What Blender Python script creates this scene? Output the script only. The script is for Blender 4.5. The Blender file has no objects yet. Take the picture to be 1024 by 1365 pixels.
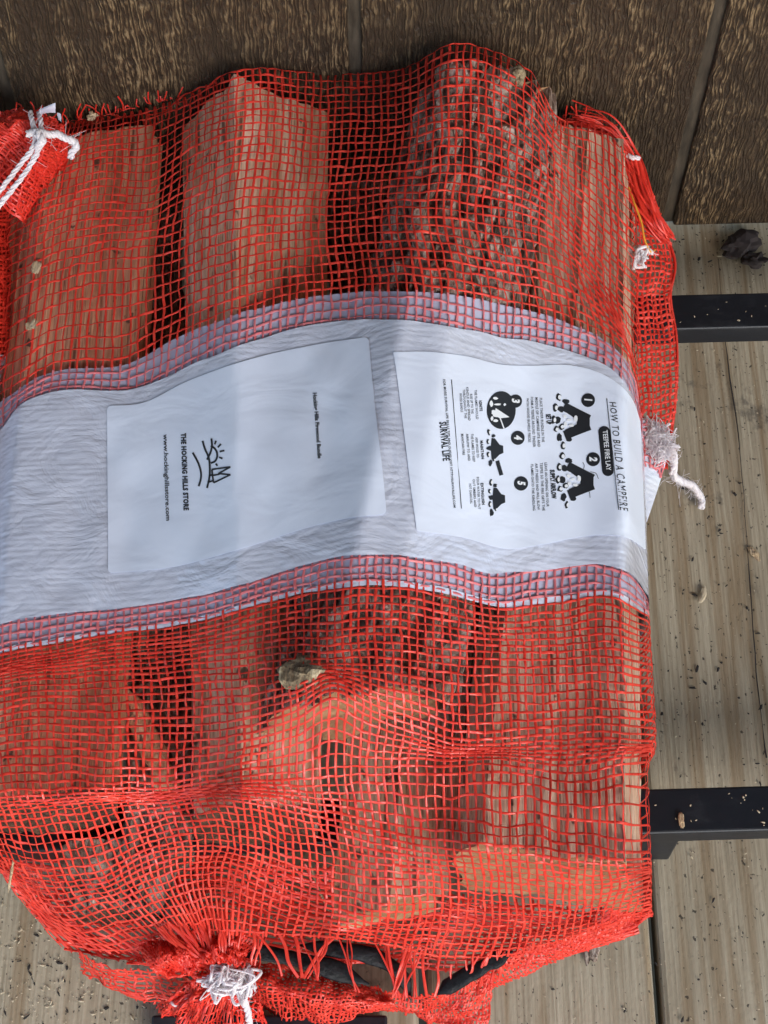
import bpy, math, random
import numpy as np
from math import radians, sin, cos, pi
random.seed(7); RNG = np.random.default_rng(7)
SC = bpy.context.scene; COL = SC.collection

# ------------------------------------------------------------------ camera, sky, sun, exposure
F = 2200.0; PITCH = radians(62.5); CX, CY, CZ = 0.0, -0.777, 1.023
cam = bpy.data.cameras.new('camera'); cam.sensor_fit = 'VERTICAL'; cam.sensor_height = 24.0
cam.lens = 24.0 * F / 1365.0; cam.clip_start = 0.02; cam.clip_end = 200
camo = bpy.data.objects.new('camera', cam); COL.objects.link(camo)
camo.location = (CX, CY, CZ); camo.rotation_euler = (pi/2 - PITCH, 0, 0); SC.camera = camo

SUN_EL, SUN_AZ = radians(33), radians(148)     # azimuth clockwise from +y: light from the open side, a little from the right
w = bpy.data.worlds.new('World'); SC.world = w; w.use_nodes = True
nt = w.node_tree; bg = nt.nodes['Background']
sky = nt.nodes.new('ShaderNodeTexSky'); sky.sky_type = 'NISHITA'; sky.sun_disc = False
sky.sun_elevation = SUN_EL; sky.sun_rotation = SUN_AZ; sky.air_density = 1.3; sky.dust_density = 1.0; sky.ozone_density = 2.5
nt.links.new(sky.outputs[0], bg.inputs[0]); bg.inputs[1].default_value = 0.15
sl = bpy.data.lights.new('sun', 'SUN'); sl.energy = 0.9; sl.angle = radians(28); sl.color = (1, .95, .88)
so = bpy.data.objects.new('sun', sl); COL.objects.link(so)
d = np.array([sin(SUN_AZ)*cos(SUN_EL), cos(SUN_AZ)*cos(SUN_EL), sin(SUN_EL)])
from mathutils import Vector, Matrix
so.rotation_euler = Vector((-d[0], -d[1], -d[2])).to_track_quat('-Z', 'Y').to_euler()
SC.view_settings.view_transform = 'Standard'; SC.view_settings.look = 'None'
SC.view_settings.exposure = 1.35; SC.view_settings.gamma = 1

# ------------------------------------------------------------------ picture point + height -> place in the world
FW = np.array([0, cos(PITCH), -sin(PITCH)]); UP = np.array([0, sin(PITCH), cos(PITCH)]); RT = np.array([1., 0, 0])
CAM = np.array([CX, CY, CZ])
def ray(px, py):
    px = np.asarray(px, float)[..., None]; py = np.asarray(py, float)[..., None]
    return FW + (px - 512)/F*RT + (682.5 - py)/F*UP
def at(px, py, z):
    r = ray(px, py); k = (np.asarray(z, float) - CZ)/r[..., 2]
    return CAM + r*k[..., None]
def xof(px, y, z): return (px - 512)/F*((y - CY)*FW[1] + (CZ - z)*-FW[2])

# ------------------------------------------------------------------ noise
def _h(ix, iy, seed):
    n = (ix.astype(np.int64)*374761393 + iy.astype(np.int64)*668265263 + seed*974634777) & 0xffffffff
    n = ((n ^ (n >> 13))*1274126177) & 0xffffffff
    n = (n ^ (n >> 16)) & 0xffff
    return n/65535.0
def vn(x, y, seed=0):
    x = np.asarray(x, float); y = np.asarray(y, float)
    x, y = np.broadcast_arrays(x, y)
    ix = np.floor(x); iy = np.floor(y); fx = x-ix; fy = y-iy
    fx = fx*fx*(3-2*fx); fy = fy*fy*(3-2*fy)
    a = _h(ix, iy, seed); b = _h(ix+1, iy, seed); c = _h(ix, iy+1, seed); e = _h(ix+1, iy+1, seed)
    return ((a*(1-fx)+b*fx)*(1-fy) + (c*(1-fx)+e*fx)*fy)*2-1
def fbm(x, y, seed=0, o=4):
    s = 0; a = .5
    for k in range(o): s = s + a*vn(x*2**k, y*2**k, seed+k*17); a *= .5
    return s

# ------------------------------------------------------------------ materials
def mat(name):
    m = bpy.data.materials.new(name); m.use_nodes = True
    return m, m.node_tree, m.node_tree.nodes['Principled BSDF']
def coords(t, scale, rot=(0,0,0)):
    tc = t.nodes.new('ShaderNodeTexCoord'); mp = t.nodes.new('ShaderNodeMapping')
    mp.inputs['Scale'].default_value = scale; mp.inputs['Rotation'].default_value = rot
    t.links.new(tc.outputs['Object'], mp.inputs[0]); return mp.outputs[0]
def noise(t, vec, sc=1, det=4, rough=.55, dist=0):
    n = t.nodes.new('ShaderNodeTexNoise'); n.inputs['Scale'].default_value = sc; n.inputs['Detail'].default_value = det
    n.inputs['Roughness'].default_value = rough; n.inputs['Distortion'].default_value = dist
    t.links.new(vec, n.inputs['Vector']); return n.outputs['Fac']
def ramp(t, fac, stops, interp='LINEAR'):
    r = t.nodes.new('ShaderNodeValToRGB'); cr = r.color_ramp; cr.interpolation = interp
    while len(cr.elements) < len(stops): cr.elements.new(.5)
    for e, (p, c) in zip(cr.elements, stops):
        e.position = p; e.color = (c, c, c, 1) if isinstance(c, (int, float)) else (*c, 1)
    t.links.new(fac, r.inputs[0]); return r.outputs[0]
def mix(t, a, b, fac, mode='MIX'):
    n = t.nodes.new('ShaderNodeMix'); n.data_type = 'RGBA'; n.blend_type = mode
    for v, i in ((fac, 0), (a, 6), (b, 7)):
        if isinstance(v, (int, float)): n.inputs[i].default_value = v
        elif isinstance(v, tuple): n.inputs[i].default_value = (*v, 1)
        else: t.links.new(v, n.inputs[i])
    return n.outputs[2]
def math_(t, op, a, b=None):
    n = t.nodes.new('ShaderNodeMath'); n.operation = op
    for v, i in ((a, 0), (b, 1)):
        if v is None: continue
        if isinstance(v, (int, float)): n.inputs[i].default_value = v
        else: t.links.new(v, n.inputs[i])
    return n.outputs[0]
def bump(t, b, h, strength=.5, dist=.001):
    n = t.nodes.new('ShaderNodeBump'); n.inputs['Strength'].default_value = strength; n.inputs['Distance'].default_value = dist
    t.links.new(h, n.inputs['Height']); t.links.new(n.outputs[0], b.inputs['Normal'])
def plain(name, c, rough=.6, spec=.5, metal=0):
    m, t, b = mat(name); b.inputs['Base Color'].default_value = (*c, 1); b.inputs['Roughness'].default_value = rough
    b.inputs['Specular IOR Level'].default_value = spec; b.inputs['Metallic'].default_value = metal; return m

def net_mat(name, c0, c1, trans=.3, rough=.38):
    m, t, b = mat(name)
    n = noise(t, coords(t, (90, 90, 90)), 1, 3)
    c = ramp(t, n, [(.3, c0), (.7, c1)])
    t.links.new(c, b.inputs['Base Color']); b.inputs['Roughness'].default_value = rough
    tr = t.nodes.new('ShaderNodeBsdfTranslucent'); t.links.new(c, tr.inputs[0])
    ms = t.nodes.new('ShaderNodeMixShader'); ms.inputs[0].default_value = trans
    t.links.new(b.outputs[0], ms.inputs[1]); t.links.new(tr.outputs[0], ms.inputs[2])
    t.links.new(ms.outputs[0], t.nodes['Material Output'].inputs[0]); return m
M_NET = net_mat('red_net', (.82, .046, .030), (.95, .102, .066), .36, .24)
M_NETD = net_mat('red_net_dense', (.72, .028, .018), (.86, .06, .035), .2, .33)
M_PINK = net_mat('net_under_film', (.74, .17, .19), (.84, .26, .28), .2, .3)
M_YARN = net_mat('white_yarn', (.93, .87, .89), (.96, .92, .94), .4, 1)
M_YELLOW = plain('yellow_thread', (.75, .33, .03), .6)
M_INK = plain('black_ink', (.013, .014, .018), .5)
M_PAPER, _t, _b = mat('label_paper'); _b.inputs['Base Color'].default_value = (.74, .785, .91, 1); _b.inputs['Roughness'].default_value = .36
bump(_t, _b, math_(_t, 'ADD', noise(_t, coords(_t, (20, 34, 20)), 1, 3, .5, .6), math_(_t, 'MULTIPLY', noise(_t, coords(_t, (300, 300, 300)), 1, 2), .03)), .45, .0022)
M_WHITEPRINT = plain('label_white_print', (.80, .81, .84), .45)

def wood_mat(name, tones, gx=170, gy=5, dark=.45):
    m, t, b = mat(name)
    v = coords(t, (gx, gy, gx)); g = noise(t, v, 1, 6, .65, .3)
    c = ramp(t, g, [(.34, tones[0]), (.5, tones[1]), (.64, tones[2])])
    g2 = noise(t, coords(t, (28, 3.5, 28)), 1, 3, .5, .8)
    c = mix(t, c, tones[3], ramp(t, g2, [(.45, 0), (.72, .75)]))
    g3 = noise(t, coords(t, (260, 9, 260)), 1, 2, .5)
    c = mix(t, c, tuple(x*.25 for x in tones[0]), ramp(t, g3, [(.30, .85), (.37, 0)]))
    g4 = noise(t, coords(t, (gx*4.6, gy*3.2, gx*4.6)), 1, 3, .6)
    c = mix(t, c, ramp(t, g4, [(.30, (.36, .30, .27)), (.46, (.86, .84, .82)), (.62, (1, 1, 1))]), 1., 'MULTIPLY')
    g5 = noise(t, coords(t, (95, 62, 95)), 1, 3, .55)
    c = mix(t, c, (.045, .025, .016), ramp(t, g5, [(.655, 0), (.69, .85)]))
    t.links.new(c, b.inputs['Base Color']); b.inputs['Roughness'].default_value = .8
    bump(t, b, math_(t, 'ADD', math_(t, 'ADD', g, math_(t, 'MULTIPLY', g4, .35)), math_(t, 'MULTIPLY', g3, .8)), 1, .003); return m
M_WOOD = wood_mat('split_wood_pale', ((.50, .24, .12), (.85, .57, .37), (.95, .77, .57), (.66, .34, .19)))
M_WOODR = wood_mat('split_wood_red', ((.44, .16, .08), (.76, .40, .23), (.88, .57, .37), (.56, .22, .11)))
M_WOODG = wood_mat('split_wood_grey', ((.44, .25, .15), (.76, .53, .37), (.88, .70, .52), (.58, .35, .22)))
def bark_mat():
    m, t, b = mat('bark')
    v = coords(t, (150, 44, 150)); n = noise(t, v, 1.0, 7, .68, .8)
    c = ramp(t, n, [(.32, (.022, .014, .010)), (.43, (.085, .056, .04)), (.50, (.28, .20, .155)), (.58, (.52, .42, .35)), (.70, (.70, .60, .52))])
    n2 = noise(t, coords(t, (14, 7, 14)), 1, 3)
    c = mix(t, c, (.22, .10, .055), ramp(t, n2, [(.5, 0), (.66, .7)]))
    t.links.new(c, b.inputs['Base Color']); b.inputs['Roughness'].default_value = .9
    bump(t, b, n, 1, .004); return m
M_BARK = bark_mat()
def end_mat():
    m, t, b = mat('end_grain')
    n = noise(t, coords(t, (120, 120, 120)), 1, 6, .7)
    n2 = noise(t, coords(t, (16, 40, 40)), 1, 4)
    c = ramp(t, n, [(.3, (.30, .155, .07)), (.7, (.58, .37, .2))])
    c = mix(t, c, (.30, .15, .075), ramp(t, n2, [(.5, 0), (.75, .7)]))
    t.links.new(c, b.inputs['Base Color']); b.inputs['Roughness'].default_value = .85
    bump(t, b, n, .8, .002); return m
M_END = end_mat()
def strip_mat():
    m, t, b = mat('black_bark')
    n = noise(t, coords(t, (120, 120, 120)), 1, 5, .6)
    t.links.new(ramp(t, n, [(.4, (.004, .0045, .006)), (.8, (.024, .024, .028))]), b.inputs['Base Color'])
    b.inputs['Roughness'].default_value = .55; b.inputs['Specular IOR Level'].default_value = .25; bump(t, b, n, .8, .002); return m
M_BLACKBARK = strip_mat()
def deck_mat():
    m, t, b = mat('treated_deck_wood')
    oi = t.nodes.new('ShaderNodeObjectInfo')
    tc = t.nodes.new('ShaderNodeTexCoord')
    va = t.nodes.new('ShaderNodeVectorMath'); va.operation = 'MULTIPLY_ADD'
    t.links.new(oi.outputs['Random'], va.inputs[0]); va.inputs[1].default_value = (7, 13, 3); t.links.new(tc.outputs['Object'], va.inputs[2])
    def mp(s):
        k = t.nodes.new('ShaderNodeMapping'); k.inputs['Scale'].default_value = s; t.links.new(va.outputs[0], k.inputs[0]); return k.outputs[0]
    fine = noise(t, mp((520, 14, 200)), 1, 5, .6)
    c = ramp(t, fine, [(.3, (.285, .236, .162)), (.5, (.42, .355, .254)), (.72, (.53, .46, .34))])
    lw = noise(t, mp((62, 1.5, 20)), 1, 3, .5, .35)
    c = mix(t, c, (.23, .14, .062), ramp(t, lw, [(.53, 0), (.60, .5), (.63, .55), (.68, .05)]))
    big = noise(t, mp((9, 2.4, 9)), 1, 4, .6)
    c = mix(t, c, (.21, .168, .110), ramp(t, big, [(.42, 0), (.68, .65)]))
    st = noise(t, mp((26, 20, 20)), 1, 5, .7)
    c = mix(t, c, (.055, .048, .045), ramp(t, st, [(.62, 0), (.70, .55)]))
    sp = noise(t, mp((340, 230, 200)), 1, 2, .5)
    c = mix(t, c, (.030, .024, .020), ramp(t, sp, [(.67, 0), (.72, .85)]))
    t.links.new(c, b.inputs['Base Color']); b.inputs['Roughness'].default_value = .82
    b.inputs['Specular IOR Level'].default_value = .3
    bump(t, b, math_(t, 'SUBTRACT', math_(t, 'MULTIPLY', fine, .7), math_(t, 'MULTIPLY', sp, .5)), .5, .0012); return m
M_DECK = deck_mat()
def siding_mat():
    m, t, b = mat('embossed_siding')
    wob = t.nodes.new('ShaderNodeTexNoise'); wob.inputs['Scale'].default_value = 22; wob.inputs['Detail'].default_value = 3
    tc = t.nodes.new('ShaderNodeTexCoord'); t.links.new(tc.outputs['Object'], wob.inputs['Vector'])
    va = t.nodes.new('ShaderNodeVectorMath'); va.operation = 'MULTIPLY_ADD'; t.links.new(wob.outputs['Color'], va.inputs[0])
    va.inputs[1].default_value = (.0075, 0, .012); t.links.new(tc.outputs['Object'], va.inputs[2])
    k = t.nodes.new('ShaderNodeMapping'); k.inputs['Scale'].default_value = (112, 112, 24); t.links.new(va.outputs[0], k.inputs[0])
    wv = t.nodes.new('ShaderNodeTexWave'); wv.wave_type = 'BANDS'; wv.bands_direction = 'X'; wv.inputs['Scale'].default_value = 1; wv.inputs['Distortion'].default_value = 12
    wv.inputs['Detail'].default_value = 3; wv.inputs['Detail Scale'].default_value = 1.6; wv.inputs['Detail Roughness'].default_value = .6; t.links.new(k.outputs[0], wv.inputs['Vector'])
    k3 = t.nodes.new('ShaderNodeMapping'); k3.inputs['Scale'].default_value = (260, 260, 95); t.links.new(va.outputs[0], k3.inputs[0])
    brk = noise(t, k3.outputs[0], 1, 3, .6)
    g = math_(t, 'ADD', math_(t, 'MULTIPLY', wv.outputs['Fac'], .22), math_(t, 'MULTIPLY', brk, .78))
    k2 = t.nodes.new('ShaderNodeMapping'); k2.inputs['Scale'].default_value = (36, 36, 7); t.links.new(va.outputs[0], k2.inputs[0])
    broad = noise(t, k2.outputs[0], 1, 4, .6)
    ridge = ramp(t, g, [(.40, 0), (.50, .4), (.57, 1)])
    c = mix(t, (.027, .0165, .0095), (.118, .073, .038), ridge)
    c = mix(t, c, (.045, .028, .017), ramp(t, broad, [(.40, .85), (.64, 0)]))
    k4 = t.nodes.new('ShaderNodeMapping'); k4.inputs['Scale'].default_value = (9, 9, 4); t.links.new(va.outputs[0], k4.inputs[0])
    c = mix(t, c, (.026, .016, .010), ramp(t, noise(t, k4.outputs[0], 1, 4, .6), [(.46, 0), (.66, .7)]))
    hi = ramp(t, g, [(.58, 0), (.68, .8)])
    c = mix(t, c, (.25, .172, .096), math_(t, 'MULTIPLY', hi, ramp(t, broad, [(.42, .15), (.62, 1)])))
    t.links.new(c, b.inputs['Base Color']); b.inputs['Roughness'].default_value = .55
    b.inputs['Specular IOR Level'].default_value = .35
    bump(t, b, g, 1, .0035); return m
M_SIDING = siding_mat()
def groove_mat():
    m, t, b = mat('siding_groove')
    n = noise(t, coords(t, (160, 160, 40)), 1, 5, .6)
    t.links.new(ramp(t, n, [(.35, (.028, .020, .013)), (.7, (.085, .065, .045))]), b.inputs['Base Color'])
    b.inputs['Roughness'].default_value = .6; bump(t, b, n, .6, .001); return m
M_GROOVE = groove_mat()
def steel_mat():
    m, t, b = mat('black_powder_coat')
    n = noise(t, coords(t, (500, 500, 500)), 1, 3); n2 = noise(t, coords(t, (22, 40, 40)), 1, 5, .7)
    t.links.new(mix(t, (.007, .0085, .013), (.05, .052, .058), ramp(t, n2, [(.52, 0), (.78, .5)])), b.inputs['Base Color'])
    t.links.new(ramp(t, n2, [(.3, .36), (.7, .55)]), b.inputs['Roughness']); bump(t, b, n, .12, .0004); return m
M_STEEL = steel_mat()
def poly_mat():
    m, t, b = mat('woven_poly_band')
    wv = t.nodes.new('ShaderNodeTexWave'); wv.wave_type = 'BANDS'; wv.bands_direction = 'Y'; wv.inputs['Scale'].default_value = 1; wv.inputs['Distortion'].default_value = 3.5
    wv.inputs['Detail'].default_value = 2; wv.inputs['Detail Scale'].default_value = 1.2; t.links.new(coords(t, (22, 82, 60)), wv.inputs['Vector'])
    fine = noise(t, coords(t, (500, 900, 500)), 1, 2, .5); wr = noise(t, coords(t, (30, 40, 30)), 1, 4, .55, .8); brk = noise(t, coords(t, (60, 70, 60)), 1, 3)
    n2 = noise(t, coords(t, (12, 14, 12)), 1, 3)
    t.links.new(mix(t, (.58, .60, .71), (.68, .70, .81), n2), b.inputs['Base Color'])
    b.inputs['Roughness'].default_value = .2; b.inputs['Specular IOR Level'].default_value = .8; b.inputs['Coat Weight'].default_value = .8; b.inputs['Coat Roughness'].default_value = .12
    h = math_(t, 'ADD', math_(t, 'MULTIPLY', math_(t, 'MULTIPLY', wv.outputs['Fac'], brk), .10), math_(t, 'MULTIPLY', fine, .07))
    bump(t, b, math_(t, 'ADD', h, math_(t, 'MULTIPLY', wr, 1.5)), .7, .0020)
    tr = t.nodes.new('ShaderNodeBsdfTransparent'); ms = t.nodes.new('ShaderNodeMixShader'); ms.inputs[0].default_value = .04
    t.links.new(b.outputs[0], ms.inputs[1]); t.links.new(tr.outputs[0], ms.inputs[2])
    t.links.new(ms.outputs[0], t.nodes['Material Output'].inputs[0]); return m
M_POLY = poly_mat()
M_POLYE = plain('band_edge_film', (.47, .47, .60), .3)
M_CHIP = wood_mat('wood_chip', ((.35, .22, .12), (.6, .45, .28), (.7, .56, .4), (.5, .33, .18)))
M_CHUNK = wood_mat('dirty_wood_chunk', ((.15, .10, .055), (.42, .32, .19), (.62, .51, .34), (.2, .14, .085)), 130, 60)
M_CLOD = plain('mud', (.045, .034, .034), .95)
M_DUST = plain('pale_sawdust', (.52, .43, .30), .9)
M_GRIT = plain('dark_grit', (.03, .024, .022), .9)
M_SOIL = plain('soil', (.16, .13, .09), 1)
M_ENDD = wood_mat('dark_end', ((.05, .03, .02), (.13, .07, .04), (.2, .12, .07), (.08, .04, .025)), 150, 150)  # darker brown than the other log ends

# ------------------------------------------------------------------ objects
def mesh_obj(name, verts, faces, m, parent=None, smooth=False, fmat=None, **props):
    me = bpy.data.meshes.new(name)
    verts = np.asarray(verts, np.float32)
    if isinstance(faces, np.ndarray):
        n, k = faces.shape
        me.vertices.add(len(verts)); me.vertices.foreach_set('co', verts.ravel())
        me.loops.add(n*k); me.loops.foreach_set('vertex_index', faces.astype(np.int32).ravel())
        me.polygons.add(n); me.polygons.foreach_set('loop_start', np.arange(0, n*k, k, dtype=np.int32))
        me.update(calc_edges=True)
    else:
        me.from_pydata([tuple(v) for v in verts.tolist()], [], faces)
    for mm in (m if isinstance(m, (list, tuple)) else [m]): me.materials.append(mm)
    if fmat is not None: me.polygons.foreach_set('material_index', np.asarray(fmat, np.int32))
    if smooth: me.polygons.foreach_set('use_smooth', [True]*len(me.polygons))
    me.validate(); me.update()
    o = bpy.data.objects.new(name, me); COL.objects.link(o)
    if parent: o.parent = parent; o.matrix_parent_inverse = Matrix.Translation(parent.location).inverted()
    for k, v in props.items(): o[k] = v
    return o
def empty(name, loc=(0,0,0), **props):
    o = bpy.data.objects.new(name, None); COL.objects.link(o); o.location = loc; o.empty_display_size = .02
    for k, v in props.items(): o[k] = v
    return o
class MB:
    def __init__(s): s.v = []; s.f = []; s.n = 0
    def add(s, v, f):
        v = np.asarray(v, float).reshape(-1, 3); s.v.append(v); s.f.append(np.asarray(f, int).reshape(-1, 4)+s.n); s.n += len(v)
    def grid(s, G):
        a, b = G.shape[:2]; i = np.arange(a*b).reshape(a, b)
        s.add(G, np.stack([i[:-1,:-1], i[:-1,1:], i[1:,1:], i[1:,:-1]], -1))
    def ribbon(s, P, N, w, th=.00022):
        P = np.asarray(P); n = len(P)
        T = np.gradient(P, axis=0); T /= np.linalg.norm(T, axis=1)[:, None]+1e-12
        B = np.cross(T, N); B /= np.linalg.norm(B, axis=1)[:, None]+1e-12; N = np.cross(B, T)
        w = np.broadcast_to(np.asarray(w, float), (n,))[:, None]*.5
        s.rn = getattr(s, 'rn', 0)+1; roll = .55*vn(np.arange(n)/5.5, s.rn*3.7, 91)[:, None]
        N, B = N+B*roll, B-N*roll                                   # the tape twists a little along its run
        N = N/np.linalg.norm(N, axis=1)[:, None]; B = B/np.linalg.norm(B, axis=1)[:, None]; h = th*.8
        V = np.stack([P-B*w, P-B*w*.72+N*h, P+B*w*.72+N*h, P+B*w, P+B*w*.72-N*h, P-B*w*.72-N*h], 1)
        i = np.arange(n*6).reshape(n, 6); j = np.roll(i, -1, 1)
        s.add(V, np.stack([i[:-1], j[:-1], j[1:], i[1:]], -1))
    def tube(s, P, r, k=6):
        P = np.asarray(P, float); n = len(P)
        T = np.gradient(P, axis=0); T /= np.linalg.norm(T, axis=1)[:, None]+1e-12
        ref = np.array([.31, .2, .93]); A = np.cross(T, ref); A /= np.linalg.norm(A, axis=1)[:, None]+1e-12; B = np.cross(T, A)
        r = np.broadcast_to(np.asarray(r, float), (n,))[:, None, None]; a = np.arange(k)*2*pi/k
        V = P[:, None]+r*(np.cos(a)[None, :, None]*A[:, None]+np.sin(a)[None, :, None]*B[:, None])
        i = np.arange(n*k).reshape(n, k); j = np.roll(i, -1, 1)
        s.add(V, np.stack([i[:-1], j[:-1], j[1:], i[1:]], -1))
        for e in (i[0], i[-1]): s.add(np.zeros((0,3)), np.zeros((0,4))); s.f.append(np.array([[e[0], e[1], e[2], e[3]], [e[0], e[3], e[4%k], e[5%k]]])+s.n-n*k)
    def build(s, name, m, parent=None, smooth=False, **p):
        return mesh_obj(name, np.concatenate(s.v), np.concatenate(s.f), m, parent, smooth, **p)
def spline(pts, n=40):
    pts = np.asarray(pts, float); d = np.r_[0, np.cumsum(np.linalg.norm(np.diff(pts, axis=0), axis=1))]
    q = np.linspace(0, d[-1], n); return hermite(d, pts, q)
def hermite(t, Y, q):
    t = np.asarray(t, float); Y = np.asarray(Y, float); sh = (-1,)+(1,)*(Y.ndim-1)
    h = np.diff(t); dl = np.diff(Y, axis=0)/h.reshape(sh)
    m = np.empty_like(Y); m[0] = dl[0]; m[-1] = dl[-1]
    wl = h[1:].reshape(sh); wr = h[:-1].reshape(sh); m[1:-1] = (dl[:-1]*wl+dl[1:]*wr)/(wl+wr)
    k = np.clip(np.searchsorted(t, q, 'right')-1, 0, len(t)-2); u = ((q-t[k])/h[k]).reshape(sh); hh = h[k].reshape(sh)
    return (2*u**3-3*u**2+1)*Y[k]+(u**3-2*u**2+u)*hh*m[k]+(-2*u**3+3*u**2)*Y[k+1]+(u**3-u**2)*hh*m[k+1]
def box_faces(): return [(0,3,2,1),(4,5,6,7),(0,1,5,4),(1,2,6,5),(2,3,7,6),(3,0,4,7)]
def bevel_box(name, lo, hi, m, parent, bev=.002, yaw=0, seg=2, pivot=None, **p):
    x0,y0,z0 = lo; x1,y1,z1 = hi
    v = [(x0,y0,z0),(x1,y0,z0),(x1,y1,z0),(x0,y1,z0),(x0,y0,z1),(x1,y0,z1),(x1,y1,z1),(x0,y1,z1)]
    import bmesh
    bm = bmesh.new(); vs = [bm.verts.new(q) for q in v]
    for f in box_faces(): bm.faces.new([vs[i] for i in f])
    bmesh.ops.bevel(bm, geom=bm.edges[:], offset=bev, segments=seg, affect='EDGES', profile=.5)
    if yaw: bmesh.ops.rotate(bm, verts=bm.verts, cent=pivot or ((x0+x1)/2,(y0+y1)/2,0), matrix=Matrix.Rotation(yaw, 3, 'Z'))
    me = bpy.data.meshes.new(name); bm.to_mesh(me); bm.free(); me.materials.append(m)
    o = bpy.data.objects.new(name, me); COL.objects.link(o)
    if parent: o.parent = parent; o.matrix_parent_inverse = Matrix.Translation(parent.location).inverted()
    for k, q in p.items(): o[k] = q
    return o

# ------------------------------------------------------------------ setting: soil, deck, wall
mesh_obj('ground', [(-30,-30,-.5),(30,-30,-.5),(30,30,-.5),(-30,30,-.5)], [(0,1,2,3)], M_SOIL, kind='structure')
deck = empty('deck', kind='structure')
PITCHB = .143; GAP = .0046; X1 = float(xof(563.5, at(563.5, 1330, 0)[1], 0))
for k in range(-9, 9):
    x0 = X1 + k*PITCHB + GAP/2; x1 = X1+(k+1)*PITCHB - GAP/2
    bevel_box('deck_board', (x0, -2.8, -.026), (x1, -.002+.014, random.uniform(-.0006, .0006)), M_DECK, deck, .0035)
bevel_box('shade_ceiling', (-4, -2.8, 2.4), (4, .05, 2.45), M_DECK, None, .004, kind='structure')  # unseen roof added to cut overhead skylight; depth set to darken the wall
joist = bevel_box('deck_joist', (-1.3, -.14, -.2), (1.3, -.1, -.0275), M_DECK, deck, .002)
WYAW = radians(1.7)
wall = empty('siding_wall', (0, .0, 0), label='dark brown embossed wood grain siding wall rising behind the firewood bags', category='wall')
WX = float((472-512)/2085.); WP = .236; GW = .0085
def wrot(o): o.rotation_euler = (0, 0, 0)
cw, sw = cos(WYAW), sin(WYAW); PV = (.2, 0, 0)
for k in range(-5, 5):
    bevel_box('siding_board', (WX+k*WP+GW/2, 0, .003), (WX+(k+1)*WP-GW/2, .011, 2.35), M_SIDING, wall, .0022, WYAW, 2, PV)
    bevel_box('groove_strip', (WX+k*WP-GW/2-.01, .0045, .003), (WX+k*WP+GW/2+.01, .0105-.0004, 2.35), M_GROOVE, wall, .0004, WYAW, 1, PV)

# ------------------------------------------------------------------ the rack
rack = empty('firewood_rack', (.05, -.3, 0), label='low black steel rack of flat tube rails under the firewood bags', category='rack')
ZR = .070
yf = at(960, 416, ZR)[1]; yn = at(940, 1079, ZR)[1]
for yy, wd, xa in ((yf, .0145, -.75), (yn, .0138, -.75)):
    bevel_box('rail', (xa, yy-wd, ZR-.019), (.75, yy+wd, ZR), M_STEEL, rack, .0016, WYAW, 3, (.19, yy, 0))
for px, yy in ((-2, yn), (868, yn), (690, yf), (-120, yf)):
    x = xof(px, yy, .02)
    bevel_box('leg', (x-.009, yy-.0115+.006*(x<0), .0015), (x+.013, yy+.011+.006*(x<0), ZR-.0195), M_STEEL, rack, .0015)
yb = at(300, 1354, .016)[1]
bevel_box('base_bar', (-.138, yb-.022, .002), (.002, yb+.0005, .016), M_STEEL, rack, .0015)

# ------------------------------------------------------------------ logs
class Log: pass
LOGS = []
def log(name, yf_, far, yn_, near, mats, label, tilt=0, amp=1.0, dark=False):
    L = Log(); L.dark = dark; L.name = name; L.yf, L.yn = yf_, yn_; L.label = label; L.mats = mats; L.tilt = tilt; L.amp = amp
    L.A = np.array([(xof(p, yf_, z), z) for p, z in far]); L.B = np.array([(xof(p, yn_, z), z) for p, z in near]); LOGS.append(L)
# cross-sections run bottom-left, over the top, to bottom-right; the last side closes the underside
log('firewood_log', -.035, [(20,.08),(15,.125),(60,.150),(205,.158),(218,.14),(212,.08)], -.495,
    [(-50,.075),(-60,.122),(-20,.143),(140,.150),(162,.135),(155,.075)], 'brrrrb', 'reddish split log along the left side of the big red mesh bag', 0, 1, True)
log('firewood_log', -.03, [(252,.085),(243,.150),(312,.205),(438,.165),(425,.085)], -.505,
    [(262,.08),(258,.135),(322,.170),(430,.150),(420,.08)], 'wwwbb', 'pale split log with a sharp upright ridge left of the black gap', 0, 1, True)
log('firewood_log', -.035, [(575,.15),(548,.168),(575,.205),(604,.226),(660,.217),(715,.195),(742,.168),(715,.157)], -.455,
    [(355,.135),(338,.155),(375,.185),(440,.199),(510,.198),(570,.187),(605,.160),(585,.135)], 'bbbbbbbb', 'shaggy bark covered log lying on top in the middle of the mesh bag', .01, 2.2)
log('firewood_log', -.035, [(722,.08),(715,.150),(740,.157),(785,.157),(832,.150),(846,.085)], -.533,
    [(610,.075),(600,.144),(640,.165),(720,.160),(834,.164),(857,.074)], 'bggggb', 'greyish flat faced split log along the right side of the mesh bag', -.006)
log('firewood_log', -.1, [(530,.075),(522,.112),(600,.116),(685,.112),(690,.075)], -.548,
    [(455,.073),(442,.108),(520,.120),(596,.110),(592,.073)], 'bwwbb', 'low split log under the bark covered log with its cut end near the tie', .012)
log('firewood_log', -.06, [(214,.075),(212,.10),(235,.104),(244,.10),(243,.075)], -.52,
    [(165,.073),(166,.098),(215,.104),(256,.098),(254,.073)], 'bbbbb', 'thin dark barked log down in the gap between the reddish and ridged logs', .01, 1.4, True)
log('firewood_log', -.045, [(442,.075),(440,.108),(470,.12),(515,.115),(520,.075)], -.26,
    [(432,.075),(432,.105),(450,.115),(484,.108),(486,.075)], 'bbbbb', 'dark log sunk in the black gap between the ridged log and the bark covered log', .0, 1.2, True)
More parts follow.
